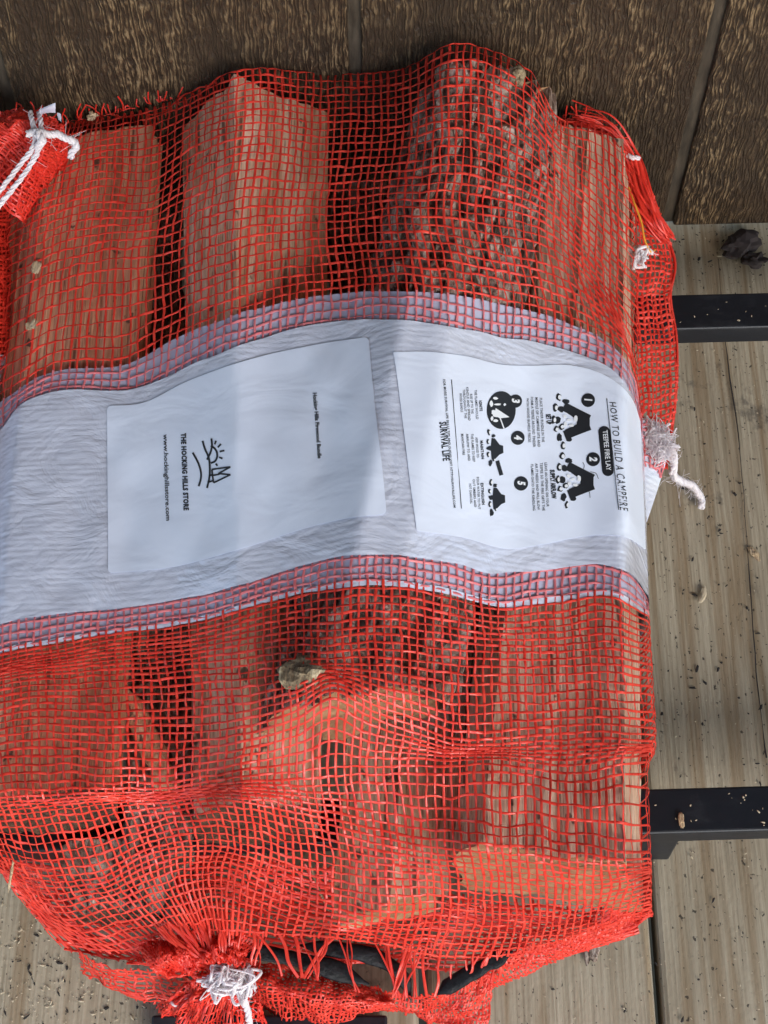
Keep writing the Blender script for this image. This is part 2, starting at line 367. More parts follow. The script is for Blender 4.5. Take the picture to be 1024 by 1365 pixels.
log('firewood_log', -.503, [(82,.040),(75,.066),(105,.084),(150,.088),(205,.084),(240,.066),(238,.040)], -.540,
    [(105,.038),(100,.055),(120,.068),(155,.072),(195,.068),(225,.055),(220,.038)], 'bbbbbbb', 'short dark bark covered chunk in the slack lower left of the mesh bag', .002, 1.2, True)
MATI = {'w': 0, 'r': 1, 'g': 2, 'b': 3}
def build_log(L, seed):
    SEG, NL = (26, 190) if L.amp > 1 else (14, 90); n = len(L.A); rings = []; tags = []
    ts = np.linspace(0, 1, NL)
    for k in range(n):
        u = np.arange(SEG)/SEG
        for q in u: rings.append((k, q)); tags.append(MATI[L.mats[k]])
    K = np.array([r[0] for r in rings]); U = np.array([r[1] for r in rings]); tags = np.array(tags)
    a = L.A[K]*(1-U)[:, None]+L.A[(K+1) % n]*U[:, None]; b = L.B[K]*(1-U)[:, None]+L.B[(K+1) % n]*U[:, None]
    C = a[None]*(1-ts)[:, None, None]+b[None]*ts[:, None, None]
    cen = C.mean(1, keepdims=True)
    y = L.yf+(L.yn-L.yf)*ts
    yy = np.repeat(y[:, None], len(K), 1)
    T = np.roll(C, -1, 1)-np.roll(C, 1, 1); Nn = np.stack([-T[..., 1], T[..., 0]], -1); Nn /= np.linalg.norm(Nn, axis=-1, keepdims=True)+1e-9
    peri = np.r_[0, np.cumsum(np.linalg.norm(np.diff(a, axis=0), axis=1))]
    pk = np.repeat(peri[None], NL, 0)
    split = .0011*vn(pk*330, yy*7, seed)+.0009*vn(pk*900, yy*13, seed+3)+.0016*vn(pk*60, yy*5, seed+5)
    wx = pk+.006*vn(pk*60, yy*40, seed+30); pl_ = vn(wx*105, yy*30+vn(pk*40, yy*9, seed+33), seed+8)+.45*vn(wx*230, yy*75, seed+10)
    bark = .0046*np.clip((pl_+.35)*2.2, 0, 1)-.0028+.0012*vn(pk*420, yy*200, seed+9)
    dsp = np.where(tags[None] == 3, bark*L.amp, split*1.0)-.0015
    edge = np.minimum(U, 1-U); dsp = dsp*np.clip(.25+edge*5, 0, 1)[None]
    dsp = np.minimum(dsp, .0035 if L.amp > 1 else .0015)
    C = C+Nn*dsp[..., None]
    V = np.stack([C[..., 0], yy, C[..., 1]], -1)
    for e, sg in ((0, 1), (-1, -1)):                      # saw cut not quite square, a little ragged
        V[e, :, 1] += L.tilt*(C[e, :, 0]-cen[e, 0, 0])/.05 + .0010*vn(pk[e]*200, 0, seed+20) + .0042*vn(pk[e]*42, 3.3, seed+21)
    m = len(K); i = np.arange(NL*m).reshape(NL, m); j = np.roll(i, -1, 1)
    F_ = np.stack([i[:-1], j[:-1], j[1:], i[1:]], -1).reshape(-1, 4); fm = np.tile(tags, NL-1)
    verts = [V.reshape(-1, 3)]; faces = F_.tolist(); fm = fm.tolist(); base = NL*m
    for e, row in ((0, i[0]), (-1, i[-1])):
        c = V[e].mean(0); prev = row
        for q, f in enumerate((.75, .45, .15)):
            P = c+(V[e]-c)*f; P[:, 1] += .0015*vn(P[:, 0]*300, P[:, 2]*300, seed+q)*(1 if f < .9 else 0); verts.append(P)
            cur = base+np.arange(m); base += m
            for s in range(m):
                s2 = (s+1) % m; qd = [prev[s], prev[s2], cur[s2], cur[s]]
                faces.append(qd if e == 0 else qd[::-1]); fm.append(4)
            prev = cur
        faces.append([int(x) for x in (prev if e == 0 else prev[::-1])]); fm.append(4)
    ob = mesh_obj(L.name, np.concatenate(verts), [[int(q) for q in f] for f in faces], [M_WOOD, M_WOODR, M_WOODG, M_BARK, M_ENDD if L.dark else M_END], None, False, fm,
                  label=L.label, category='log', group='split logs inside the big mesh bag')
    return ob
for k, L in enumerate(LOGS): build_log(L, 40+k*31)

# ------------------------------------------------------------------ bag surface: a taut film over the logs (obstacle problem)
OUT = [(-48,330,.10),(-60,600,.10),(-62,900,.10),(-50,1075,.085),(0,1148,.075),(50,1212,.05),(110,1298,.022),(165,1322,.018),(220,1345,.016),
       (300,1350,.016),(420,1362,.014),(520,1350,.014),(645,1352,.014),(668,1322,.006),(760,1275,.04),(822,1248,.055),(866,1222,.070),(868,1190,.082),(867,1130,.095),(862,1025,.10),(872,985,.10),
       (868,900,.10),(863,800,.10),(859,690,.102),(856,600,.104),(853,520,.105),(850,440,.105),(848,330,.107),(842,208,.116),(795,166,.142),(746,155,.148),
       (705,95,.194),(600,60,.2275),(545,88,.19),(440,98,.172),(315,94,.207),(245,128,.158),(120,158,.146),(60,166,.142),(10,230,.12)]
O3 = np.array([at(a, b, c) for a, b, c in OUT])
def dense(P, n=14):
    Q = np.vstack([P, P[:1]]); return np.concatenate([Q[k]+(Q[k+1]-Q[k])*np.linspace(0, 1, n, endpoint=False)[:, None] for k in range(len(P))])
OD = dense(O3)
DX = .0033; gx = np.arange(-.30, .235, DX); gy = np.arange(-.66, .03, DX); GX, GY = np.meshgrid(gx, gy)
inside = np.zeros(GX.shape, bool); xp, yp = OD[:, 0], OD[:, 1]; xq, yq = np.roll(xp, -1), np.roll(yp, -1)
for a, b, c, e in zip(xp, yp, xq, yq):
    if b == e: continue
    cr = ((b > GY) != (e > GY)) & (GX < (c-a)*(GY-b)/(e-b)+a); inside ^= cr
near = np.zeros(GX.shape, int); best = np.full(GX.shape, 9.)
for k in range(0, len(OD)):
    dd = (GX-OD[k,0])**2+(GY-OD[k,1])**2; mk = dd < best; best[mk] = dd[mk]; near[mk] = k
EDGE = OD[near, 2]
H = np.full(GX.shape, -1.)
for L in LOGS:
    for r in range(len(gy)):
        t = (gy[r]-L.yf)/(L.yn-L.yf)
        if t < 0 or t > 1.05: continue
        P = L.A*(1-t)+L.B*t
        for a, b in zip(P, np.roll(P, -1, 0)):
            lo, hi = (a, b) if a[0] < b[0] else (b, a)
            mk = (gx >= lo[0]) & (gx <= hi[0])
            if mk.any() and hi[0] > lo[0]:
                ok = mk & (gy[r] >= L.yn-.006+L.tilt*(gx-L.B[:, 0].mean())/.05)
                H[r, ok] = np.maximum(H[r, ok], lo[1]+(hi[1]-lo[1])*(gx[ok]-lo[0])/(hi[0]-lo[0])+(.0045 if L.amp > 1 else .0032))
def add_obstacle(px, py, z, r, h):
    c = at(px, py, z); q = ((GX-c[0])/r)**2+((GY-c[1])/r)**2
    global H
    H = np.where(q < 1, np.maximum(H, z-h*q), H)
add_obstacle(408, 905, .2035, .022, .02)
add_obstacle(296, 1240, .055, .03, .03)
Z = np.where(inside, np.maximum(EDGE, np.maximum(H, .02)), EDGE)
free = inside.copy(); Hc = np.where(free, H, -1)
for it in range(1500):
    A = Z.copy()
    A[1:-1,1:-1] = .25*(Z[:-2,1:-1]+Z[2:,1:-1]+Z[1:-1,:-2]+Z[1:-1,2:]) - .00002
    Z = np.where(free, np.maximum(Z+1.0*(A-Z), Hc), EDGE)
for it in range(2):
    A = Z.copy(); A[1:-1,1:-1] = (Z[1:-1,1:-1]*2+.5*(Z[:-2,1:-1]+Z[2:,1:-1]+Z[1:-1,:-2]+Z[1:-1,2:]))/4; Z = np.where(free, A, Z)
# loose folds where the net hangs past the log ends, small slack ripples elsewhere
loose = np.clip((-.47-GY)/.05, 0, 1)*np.clip(np.sqrt(best)/.02, 0, 1)
ZB = Z + loose*(.0055*vn(GX*26+GY*30, GY*55, 3)+.003*vn(GX*90, GY*60, 4)) + .0009*np.clip(np.sqrt(best)/.01,0,1)*vn(GX*60, GY*35, 5)
def bil(A, x, y):
    fx = np.clip((x-gx[0])/DX, 0, len(gx)-1.001); fy = np.clip((y-gy[0])/DX, 0, len(gy)-1.001)
    i = fx.astype(int); j = fy.astype(int); u = fx-i; v = fy-j
    return (A[j,i]*(1-u)+A[j,i+1]*u)*(1-v)+(A[j+1,i]*(1-u)+A[j+1,i+1]*u)*v
def hit(px, py, off=0.):
    px = np.asarray(px, float); py = np.asarray(py, float); r = ray(px, py)
    zt = np.full(px.shape, .26); found = np.zeros(px.shape, bool); res = np.zeros(px.shape)
    N = 170; prev = np.full(px.shape, .26); dprev = np.full(px.shape, 1.)
    for k in range(N+1):
        z = .26-.26*k/N; kk = (z-CZ)/r[..., 2]; P = CAM+r*kk[..., None]; dd = z-bil(ZB, P[..., 0], P[..., 1])
        mk = (dd <= 0) & ~found
        f = dprev/(dprev-dd+1e-9); res = np.where(mk, (z+.26/N)-(.26/N)*np.clip(f, 0, 1), res); found |= mk; dprev = np.where(found, dprev, dd)
    P = at(px, py, res)
    e = .003; nx = -(bil(ZB, P[...,0]+e, P[...,1])-bil(ZB, P[...,0]-e, P[...,1]))/(2*e); ny = -(bil(ZB, P[...,0], P[...,1]+e)-bil(ZB, P[...,0], P[...,1]-e))/(2*e)
    Nn = np.stack([nx, ny, np.ones_like(nx)], -1); Nn /= np.linalg.norm(Nn, axis=-1, keepdims=True)
    return P+Nn*np.asarray(off)[..., None] if np.ndim(off) else P+Nn*off, Nn

# ------------------------------------------------------------------ thread directions, read off the photograph
ROWS = [
 (85,  [(58,167),(120,158),(245,128),(315,94),(440,97),(545,88),(600,60),(705,95),(746,156),(795,166),(842,208)]),
 (190, [(-10,300),(60,258),(130,236),(215,232),(245,212),(315,185),(440,190),(540,182),(600,168),(700,198),(760,250),(800,285),(848,335)]),
 (295, [(-30,420),(40,372),(100,350),(215,335),(310,300),(440,295),(540,285),(640,290),(720,312),(790,368),(848,440)]),
 (392, [(-50,575),(5,533),(65,497),(175,483),(215,462),(330,415),(440,393),(500,388),(580,390),(680,408),(740,425),(800,450),(835,480),(853,540),(856,600)]),
 (430, [(-52,615),(5,572),(30,541),(60,528),(185,520),(290,475),(400,440),(500,428),(570,432),(660,450),(760,470),(815,495),(840,530),(854,590),(857,640)]),
 (580, [(-60,720),(0,690),(120,655),(250,628),(380,600),(500,580),(600,588),(700,605),(790,625),(840,665),(859,720)]),
 (745, [(-62,850),(0,830),(60,820),(180,808),(300,785),(400,755),(460,740),(520,738),(600,748),(650,762),(720,758),(800,752),(840,765),(862,795)]),
 (777, [(-62,885),(0,865),(130,842),(260,823),(380,790),(450,775),(520,772),(600,785),(660,800),(740,795),(820,788),(863,815)]),
 (880, [(-62,935),(0,915),(100,905),(200,900),(300,890),(400,880),(500,882),(600,890),(700,890),(800,888),(868,900)]),
 (960, [(-60,1005),(0,985),(150,980),(270,975),(400,952),(440,928),(500,955),(600,985),(700,985),(800,980),(872,985)]),
 (1035,[(-52,1070),(0,1062),(100,1055),(230,1052),(300,1043),(420,1040),(560,1033),(650,1030),(760,1045),(862,1028)]),
 (1080,[(-42,1088),(0,1086),(60,1082),(130,1074),(230,1066),(300,1062),(420,1078),(560,1105),(680,1115),(800,1130),(865,1128)]),
 (1150,[(-10,1140),(50,1165),(130,1160),(210,1128),(290,1122),(360,1138),(470,1158),(600,1170),(720,1185),(800,1186),(866,1168)]),
 (1215,[(24,1192,0),(85,1228,.06),(150,1216,.14),(220,1190,.25),(270,1178,.33),(300,1178,.37),(340,1190,.42),(400,1212,.48),(480,1226,.565),(580,1230,.68),(680,1238,.79),(790,1224,.92),(866,1203,1)]),
 (1262,[(84,1262,0),(150,1270,.06),(215,1264,.15),(255,1252,.24),(285,1246,.33),(300,1246,.37),(325,1246,.41),(380,1248,.47),(440,1250,.53),(500,1257,.60),(590,1276,.70),(670,1274,.79),(750,1260,.875),(866,1219,1)])]
NSC, NTD = 240, 420
RP = []
for t, pl in ROWS:
    if len(pl[0]) == 3: a_ = np.array(pl, float); RP.append(hermite(a_[:, 2], a_[:, :2], np.linspace(0, 1, NSC))); continue
    p = spline(pl, 400); dd = np.r_[0, np.cumsum(np.linalg.norm(np.diff(p, axis=0)*[1, .4 if t < 1000 else 1], axis=1))]; q = np.linspace(0, dd[-1], NSC)
    RP.append(np.stack([np.interp(q, dd, p[:, 0]), np.interp(q, dd, p[:, 1])], -1))
x1 = RP[1][:, 0]; p = spline(ROWS[0][1], 600); o_ = np.argsort(p[:, 0])           # threads run straight on to the far seam
xa = np.interp(x1, [x1[0], 130, 800, x1[-1]], [58, 135, 798, 842]); RP[0] = np.stack([xa, np.interp(xa, p[o_, 0], p[o_, 1])], -1)
RT_ = np.array([t for t, _ in ROWS], float)
TQ = np.linspace(RT_[0], RT_[-1], NTD)
PXG = hermite(RT_, np.array(RP), TQ)                       # (NTD, NSC, 2)
SG, SN = hit(PXG[..., 0], PXG[..., 1])
def smooth_rows(A, n):
    for _ in range(n):
        B = A.copy(); B[1:-1] = (A[:-2]+2*A[1:-1]+A[2:])/4; A = B
    return A
# the film goes on down the sides and behind the log ends
def skirt(G, axis_sign):
    e = G[:, -1] if axis_sign > 0 else G[:, 0]; cols = []
    for k in range(1, 15):
        zz = np.maximum(e[:, 2]-.0062*k, np.minimum(.0715, e[:, 2]-.0006)); c = e.copy(); c[:, 2] = np.where(e[:, 2] < .074, e[:, 2]-.0005*k, zz)
        c[:, 0] = e[:, 0]+axis_sign*(.0022*np.sin(min(k/5, 1)*pi)-.0011*max(0, k-5)-(.0009*k)*(e[:, 2] < .074)); cols.append(c)
    return np.stack(cols, 1)
R = skirt(SG, 1); Lk = skirt(SG, -1)[:, ::-1]
SG = np.concatenate([Lk, SG, R], 1)
bk = []
for k in range(14, 0, -1):
    e = SG[0].copy(); e[:, 2] = np.maximum(e[:, 2]-.009*k, .072); e[:, 1] = np.minimum(e[:, 1]+.0012*k, -.004); bk.append(e)
SG = np.concatenate([np.array(bk), SG], 0)
NB = 14
dt = np.gradient(SG, axis=0); ds = np.gradient(SG, axis=1); SN = np.cross(ds, dt); SN = -SN if SN[NTD//2, 150, 2] < 0 else SN
SN /= np.linalg.norm(SN, axis=-1, keepdims=True)+1e-12
def gi(A, fi, fj):
    fi = np.clip(fi, 0, A.shape[0]-1.001); fj = np.clip(fj, 0, A.shape[1]-1.001); i = fi.astype(int); j = fj.astype(int); u = (fi-i)[..., None]; v = (fj-j)[..., None]
    return (A[i,j]*(1-v)+A[i,j+1]*v)*(1-u)+(A[i+1,j]*(1-v)+A[i+1,j+1]*v)*u
def S(t, s, off=0):                                         # t in photograph rows, s in 0..1 (beyond = the sides)
    fi = (np.asarray(t)-RT_[0])/(RT_[-1]-RT_[0])*(NTD-1)+NB; fj = np.asarray(s)*(NSC-1)+14
    P = gi(SG, fi, fj); n = gi(SN, fi, fj); n /= np.linalg.norm(n, axis=-1, keepdims=True)+1e-12
    return P+n*np.asarray(off)[..., None] if np.ndim(off) else P+n*off, n
NW = 86; CELL = 1/NW; SEXT = 13/(NSC-1)
def weave(mb, t0, t1, wefts, warps=None, seed=0, wid=.0014, off=.0006, amp=.00028, tn=None, drift=1.0):
    warps = np.arange(-SEXT, 1+SEXT, CELL) if warps is None else warps
    dtt = (t1-t0)/max(1, (tn or int((t1-t0)/3.2)))
    tt = np.arange(t0, t1+dtt*.5, dtt)
    wf = np.asarray(wefts); dw = np.median(np.diff(wf)) if len(wf) > 1 else 12
    def loosen(t): return 1+.8*np.clip((np.asarray(t)-900)/120, 0, 1)
    def ds_(s, t): return loosen(t)*drift*CELL*(.15*vn(s*20, t/60, seed+1)+.34*vn(s*7, t/130, seed+2))
    def dt_(s, t): return loosen(t)*drift*dw*(.14*vn(s*24, t/40, seed+3)+.34*vn(s*8, t/110, seed+4))
    for i, s0 in enumerate(warps):
        s = s0+ds_(s0, tt)+CELL*.14*vn(tt/17, i*7.3, seed+5)
        ph = np.interp(tt, wf, np.arange(len(wf))); o = off+amp*np.cos(pi*(ph+i))
        P, n = S(tt, s, o); mb.ribbon(P, n, wid*(1+.28*vn(tt/14, i*3.1, seed+6))*(1+.12*vn(i*9.7, .5, seed)), .00012)
    ss = np.arange(warps[0], warps[-1]+CELL*.1, CELL/4.)
    for j, t_ in enumerate(wf):
        t = t_+dt_(ss, t_)+dw*.12*vn(ss*45, j*5.7, seed+7); t = np.clip(t, RT_[0]-8, RT_[-1]+2)
        ph = (ss-warps[0])/CELL; o = off-amp*np.cos(pi*(ph+j))
        P, n = S(t, ss, o); mb.ribbon(P, n, wid*1.02*(1+.28*vn(ss*60, j*4.3, seed+8)), .00012)

bag = empty('mesh_firewood_bag', tuple(np.append(O3[:, :2].mean(0), .07)), label='big red mesh firewood bag with white band and two printed labels', category='bag')
mb = MB(); wef1 = np.concatenate([[76], np.arange(85, 391, 10.7)])
weave(mb, 68, 394, wef1, seed=11)
mb.build('upper_net', M_NET, bag, kind='stuff')
mb = MB(); weave(mb, 391, 446, [401, 411.5, 422, 433], seed=11, off=.0004); weave(mb, 738, 781, [741, 751, 761.5, 772, 780], seed=11, off=.0004)
mb.build('net_under_film', M_PINK, bag, kind='stuff')
mb = MB(); wef2 = np.concatenate([np.arange(789, 1036, 9.9), np.arange(1036, 1262, 9.3)])
weave(mb, 778, 1262, wef2, seed=11, wid=.0014)
mb.build('lower_net', M_NET, bag, kind='stuff')
def band_sheet(t0, t1, off, nt_=150, ns_=420):
    tt = np.linspace(t0, t1, nt_); ss = np.linspace(-SEXT, 1+SEXT, ns_); T, Q = np.meshgrid(tt, ss, indexing='ij')
    T = T+1.3*vn(Q*30, T*0+t0, 77)*np.where((T < t0+4) | (T > t1-4), 1, 0)
    P, n = S(T, Q, off+.00022*fbm(Q*70, T/7, 60, 3)); mb = MB(); mb.grid(P); mb.grid((P-n*.0004)[:, ::-1]); return mb
band = band_sheet(429, 747, .0013); band.build('poly_band', M_POLY, bag, True)
band_sheet(391, 436, -.0006, 24).build('band_edge', M_POLYE, bag, True)
band_sheet(742, 780, -.0006, 24).build('band_edge', M_POLYE, bag, True)
band_sheet(778, 785, .0004, 10).build('band_hem', M_POLY, bag, True)

# ------------------------------------------------------------------ labels and their print
def poly_at(pl, u):
    p = np.asarray(pl, float); d_ = np.r_[0, np.cumsum(np.linalg.norm(np.diff(p, axis=0), axis=1))]; d_ /= d_[-1]
    return np.stack([np.interp(u, d_, p[:, 0]), np.interp(u, d_, p[:, 1])], -1)
def smooth_pl(pl, n=80): return spline(pl, n)
def label_sheet(top, bot, corner, label):
    top = smooth_pl(top); bot = smooth_pl(bot); nv, nu = 70, 110
    e = corner/230.; v = np.concatenate([[0, .15*e, .4*e, .7*e], np.linspace(e, 1-e, nv), [1-.7*e, 1-.4*e, 1-.15*e, 1]])
    m = np.minimum(v, 1-v); ins = np.where(m < e, e-np.sqrt(np.maximum(0, e*e-(e-m)**2)), 0)*230/340.
    U = ins[:, None]+np.linspace(0, 1, nu)[None]*(1-2*ins[:, None])
    a = poly_at(top, U); b = poly_at(bot, U); p = a*(1-v)[:, None, None]+b*v[:, None, None]
    P, n = hit(p[..., 0], p[..., 1], .0019); mb = MB(); mb.grid(P); mb.grid((P-n*.0003)[:, ::-1])
    o = mb.build('paper_label', M_PAPER, bag, True); o['label'] = label; return o
L1 = label_sheet([(144,543),(188,540),(250,511),(330,482),(420,462),(493,451)], [(145,766),(228,758),(330,731),(420,703),(470,692),(515,687)], 6, 'white sticker with hill and sun emblem and shop web address')
L2 = label_sheet([(525,471),(574,471),(622,477),(663,487),(708,489),(760,489),(793,497),(819,511),(838,531),(850,562)],
                 [(554,709),(611,717),(678,733),(723,727),(775,717),(808,715),(834,718),(857,733)], 2, 'white instruction sticker with campfire drawings and numbered steps')
PRINT = .00215
def project(name, xy, faces, parent, m=M_INK, off=PRINT):
    xy = np.asarray(xy, float); P, n = hit(xy[:, 0], xy[:, 1], off)
    return mesh_obj(name, P, [list(map(int, f)) for f in faces], m, parent)
def cap_height():
    c = bpy.data.curves.new('measure', 'FONT'); c.body = 'H'; o = bpy.data.objects.new('measure', c); me = bpy.data.meshes.new_from_object(o)
    h = max(v.co.y for v in me.vertices); bpy.data.objects.remove(o); bpy.data.meshes.remove(me); return h
CAPH = cap_height()
def text(body, p0, p1, h, parent, bold=0., shear=0., m=M_INK, off=PRINT, space=1.):
    c = bpy.data.curves.new('text', 'FONT'); c.body = body; c.offset = bold; c.shear = shear; c.resolution_u = 2; c.space_character = space
    o = bpy.data.objects.new('text', c); me = bpy.data.meshes.new_from_object(o)
    xy = np.array([v.co[:2] for v in me.vertices]); fs = [list(p.vertices) for p in me.polygons]
    bpy.data.objects.remove(o); bpy.data.meshes.remove(me)
    p0 = np.array(p0, float); p1 = np.array(p1, float); d_ = p1-p0; ln = np.linalg.norm(d_); d_ /= ln; up = np.array([d_[1], -d_[0]])
    x = (xy[:, 0]-xy[:, 0].min())/(np.ptp(xy[:, 0]))*ln; y = xy[:, 1]/CAPH*h
    project('text_line', p0+x[:, None]*d_+y[:, None]*up, fs, parent, m, off)
class Pr:
    def __init__(s): s.v = []; s.f = []
    def poly(s, p): n = len(s.v); s.v += [tuple(q) for q in p]; s.f.append(list(range(n, n+len(p))))
    def stroke(s, p, w):
        p = spline(p, max(8, len(p)*5)) if len(p) > 2 else np.asarray(p, float)
        t = np.gradient(p, axis=0); t /= np.linalg.norm(t, axis=1)[:, None]+1e-9; nn = np.stack([-t[:, 1], t[:, 0]], -1)*w/2
        for k in range(len(p)-1): s.poly([p[k]-nn[k], p[k+1]-nn[k+1], p[k+1]+nn[k+1], p[k]+nn[k]])
    def disc(s, c, rx, ry=None, n=24, rough=0, seed=0):
        ry = ry or rx; a = np.arange(n)*2*pi/n; k = 1+rough*vn(np.cos(a)*1.6+seed*3.1, np.sin(a)*1.6, seed); s.poly(np.stack([c[0]+np.cos(a)*rx*k, c[1]+np.sin(a)*ry*k], -1))
    def ring(s, c, rx, ry, w, n=14, seed=0):
        a = np.arange(n+1)*2*pi/n; k = 1+.25*vn(np.cos(a)*1.6+seed*3.1, np.sin(a)*1.6, seed); s.stroke(np.stack([c[0]+np.cos(a)*rx*k, c[1]+np.sin(a)*ry*k], -1), w)
    def go(s, name, parent, m=M_INK, off=PRINT): return project(name, s.v, s.f, parent, m, off)
def A1(x, y): return (140+x/2.695, 440+y/2.695)
def A2(x, y): return (500+x/2.695, 440+y/2.695)
text('www.hockinghillsstore.com', A1(216,380), A1(226,690), 5.8, L1, .016)
text('THE HOCKING HILLS STORE', A1(280,376), A1(290,653), 6.2, L1, .05, space=1.12)
text('Hocking Hills Firewood Bundle', A1(751,232), A1(769,468), 5.3, L1, .03)
p = Pr(); W_ = 2.6
for st in ([(322,445),(343,485),(352,520),(350,545),(343,566)], [(358,403),(366,430),(380,462),(384,495),(383,530),(374,572)], [(390,394),(392,420),(386,446),(374,470)],
           [(388,420),(400,428),(410,444),(410,462),(402,476),(388,482)]): p.stroke([A1(*q) for q in st], W_)
for st in ([(402,415),(407,402)], [(413,426),(424,414)], [(420,441),(437,437)], [(418,461),(430,466)], [(406,484),(412,492)]): p.stroke([A1(*q) for q in st], W_*.9)
for st in ([(392,505),(458,496)], [(458,496),(415,520)], [(415,520),(458,524)], [(458,524),(398,553)], [(398,553),(394,527)], [(394,527),(420,522)], [(392,505),(394,527)], [(380,528),(396,524)], [(376,552),(398,545)]): p.stroke([A1(*q) for q in st], W_*.85)
p.go('emblem', L1)
# instruction sticker
text('HOW TO BUILD A CAMPFIRE', A2(839,265), A2(876,656), 8.2, L2, .0, .25, space=1.15)
for e in (((829,252), (871,652)), ((268,183), (303,645))): p = Pr(); p.stroke([A2(*q) for q in e], .9); p.go('rule_line', L2)
def capsule(c0, c1, w):
    c0 = np.array(c0); c1 = np.array(c1); d_ = (c1-c0)/np.linalg.norm(c1-c0); n_ = np.array([d_[1], -d_[0]]); out = []
    for k in range(11): a = -pi/2+pi*k/10; out.append(c1+(d_*cos(a)+n_*sin(a))*w/2)
    for k in range(11): a = pi/2+pi*k/10; out.append(c0+(d_*cos(a)+n_*sin(a))*w/2)
    return out
p = Pr(); p.poly(capsule(A2(820,372), A2(834,510), 15.5)); p.go('heading_pill', L2)
text('TEEPEE FIRE LAY', A2(814,368), A2(828,512), 6.2, L2, .015, 0, M_WHITEPRINT, PRINT+.00025)
for n_, c, r in (('1',(762,258),25), ('2',(780,470),25), ('3',(497,260),24), ('4',(506,392),25), ('5',(518,556),26)):
    p = Pr(); p.disc(A2(*c), r/2.695); p.go('step_badge', L2)
    text(n_, A2(c[0]-13, c[1]-(5 if n_ == '1' else 9)), A2(c[0]-12, c[1]+(6 if n_ == '1' else 9)), 9.5, L2, .05, .25, M_WHITEPRINT, PRINT+.00025)
def stones(pts, seed):
    p = Pr(); q = Pr()
    for k, (x, y, a, b) in enumerate(pts):
        p.disc(A2(x, y), a/2.695, b/2.695, 12, .35, seed+k)
        if k % 2 == 0: q.disc(A2(x+3, y+1), a*.62/2.695, b*.6/2.695, 9, .2, seed+k)
    return p, q
def campfire(ox, oy, seed):
    T = lambda x, y: (x+ox, y+oy)
    p, q = stones([T(653,246)+(10,14), T(678,262)+(13,9), T(642,284)+(9,14), T(662,290)+(12,12), T(637,328)+(8,14), T(652,330)+(11,13), T(645,362)+(9,12), T(658,392)+(9,15), T(670,420)+(9,14), T(692,398)+(12,10), T(664,352)+(10,11)], seed)
    for st, w_ in (([(766,327),(735,312),(672,280)], 32), ([(768,350),(735,362),(676,384)], 32), ([(768,338),(720,338)], 40), ([(690,300),(735,330)], 14), ([(680,372),(740,345)], 16)):
        p.stroke([A2(*T(*k)) for k in st], w_/2.695)
    p.go('campfire_drawing', L2)
    for c, a, b in (((714,326),7,12), ((700,350),10,5), ((690,330),10,5), ((676,318),7,7), ((678,345),6,8)): q.disc(A2(*T(*c)), a/2.695, b/2.695, 10, .3, seed+int(c[0]))
    q.go('flame_drawing', L2, M_WHITEPRINT, PRINT+.00025)
campfire(0, 0, 3); campfire(14, 213, 9)
p = Pr()
for st in ([(742,480),(748,492),(745,505)], [(770,515),(790,520),(800,540)], [(745,575),(765,585),(770,608)]): p.stroke([A2(*q) for q in st], .7)
p.go('wind_line', L2)
p = Pr(); p.disc(A2(446,292), 52/2.695, 68/2.695, 30); p.go('match_drawing', L2)
q = Pr()
for c, a, b in (((410,270),7,12), ((424,250),10,5), ((418,300),8,9), ((432,272),14,4), ((430,312),16,6), ((412,322),6,8), ((425,330),9,5), ((457,273),5,5)): q.disc(A2(*c), a/2.695, b/2.695, 10, .3, int(c[1]))
q.poly([A2(425,285), A2(475,318), A2(440,322), A2(420,310)]); q.stroke([A2(440,318), A2(455,358)], 1.6); q.go('flame_drawing', L2, M_WHITEPRINT, PRINT+.00025)
def ember(ox, oy, seed):
    T = lambda x, y: (x+ox, y+oy)
    p, q = stones([T(402,372)+(6,12), T(418,384)+(7,6), T(398,405)+(6,9), T(406,428)+(12,9), T(399,452)+(6,11), T(406,482)+(7,12), T(420,470)+(6,6)], seed)
    p.poly([A2(*T(*k)) for k in ((412,392),(424,394),(440,416),(453,420),(454,446),(440,452),(424,468),(412,470),(408,430))]); p.go('fire_drawing', L2)
    q.go('stone_drawing', L2, M_WHITEPRINT, PRINT+.00025)
ember(0, 0, 21); ember(7, 178, 33)
p = Pr(); p.stroke([A2(432,474), A2(447,526)], 14/2.695); p.go('log_drawing', L2)
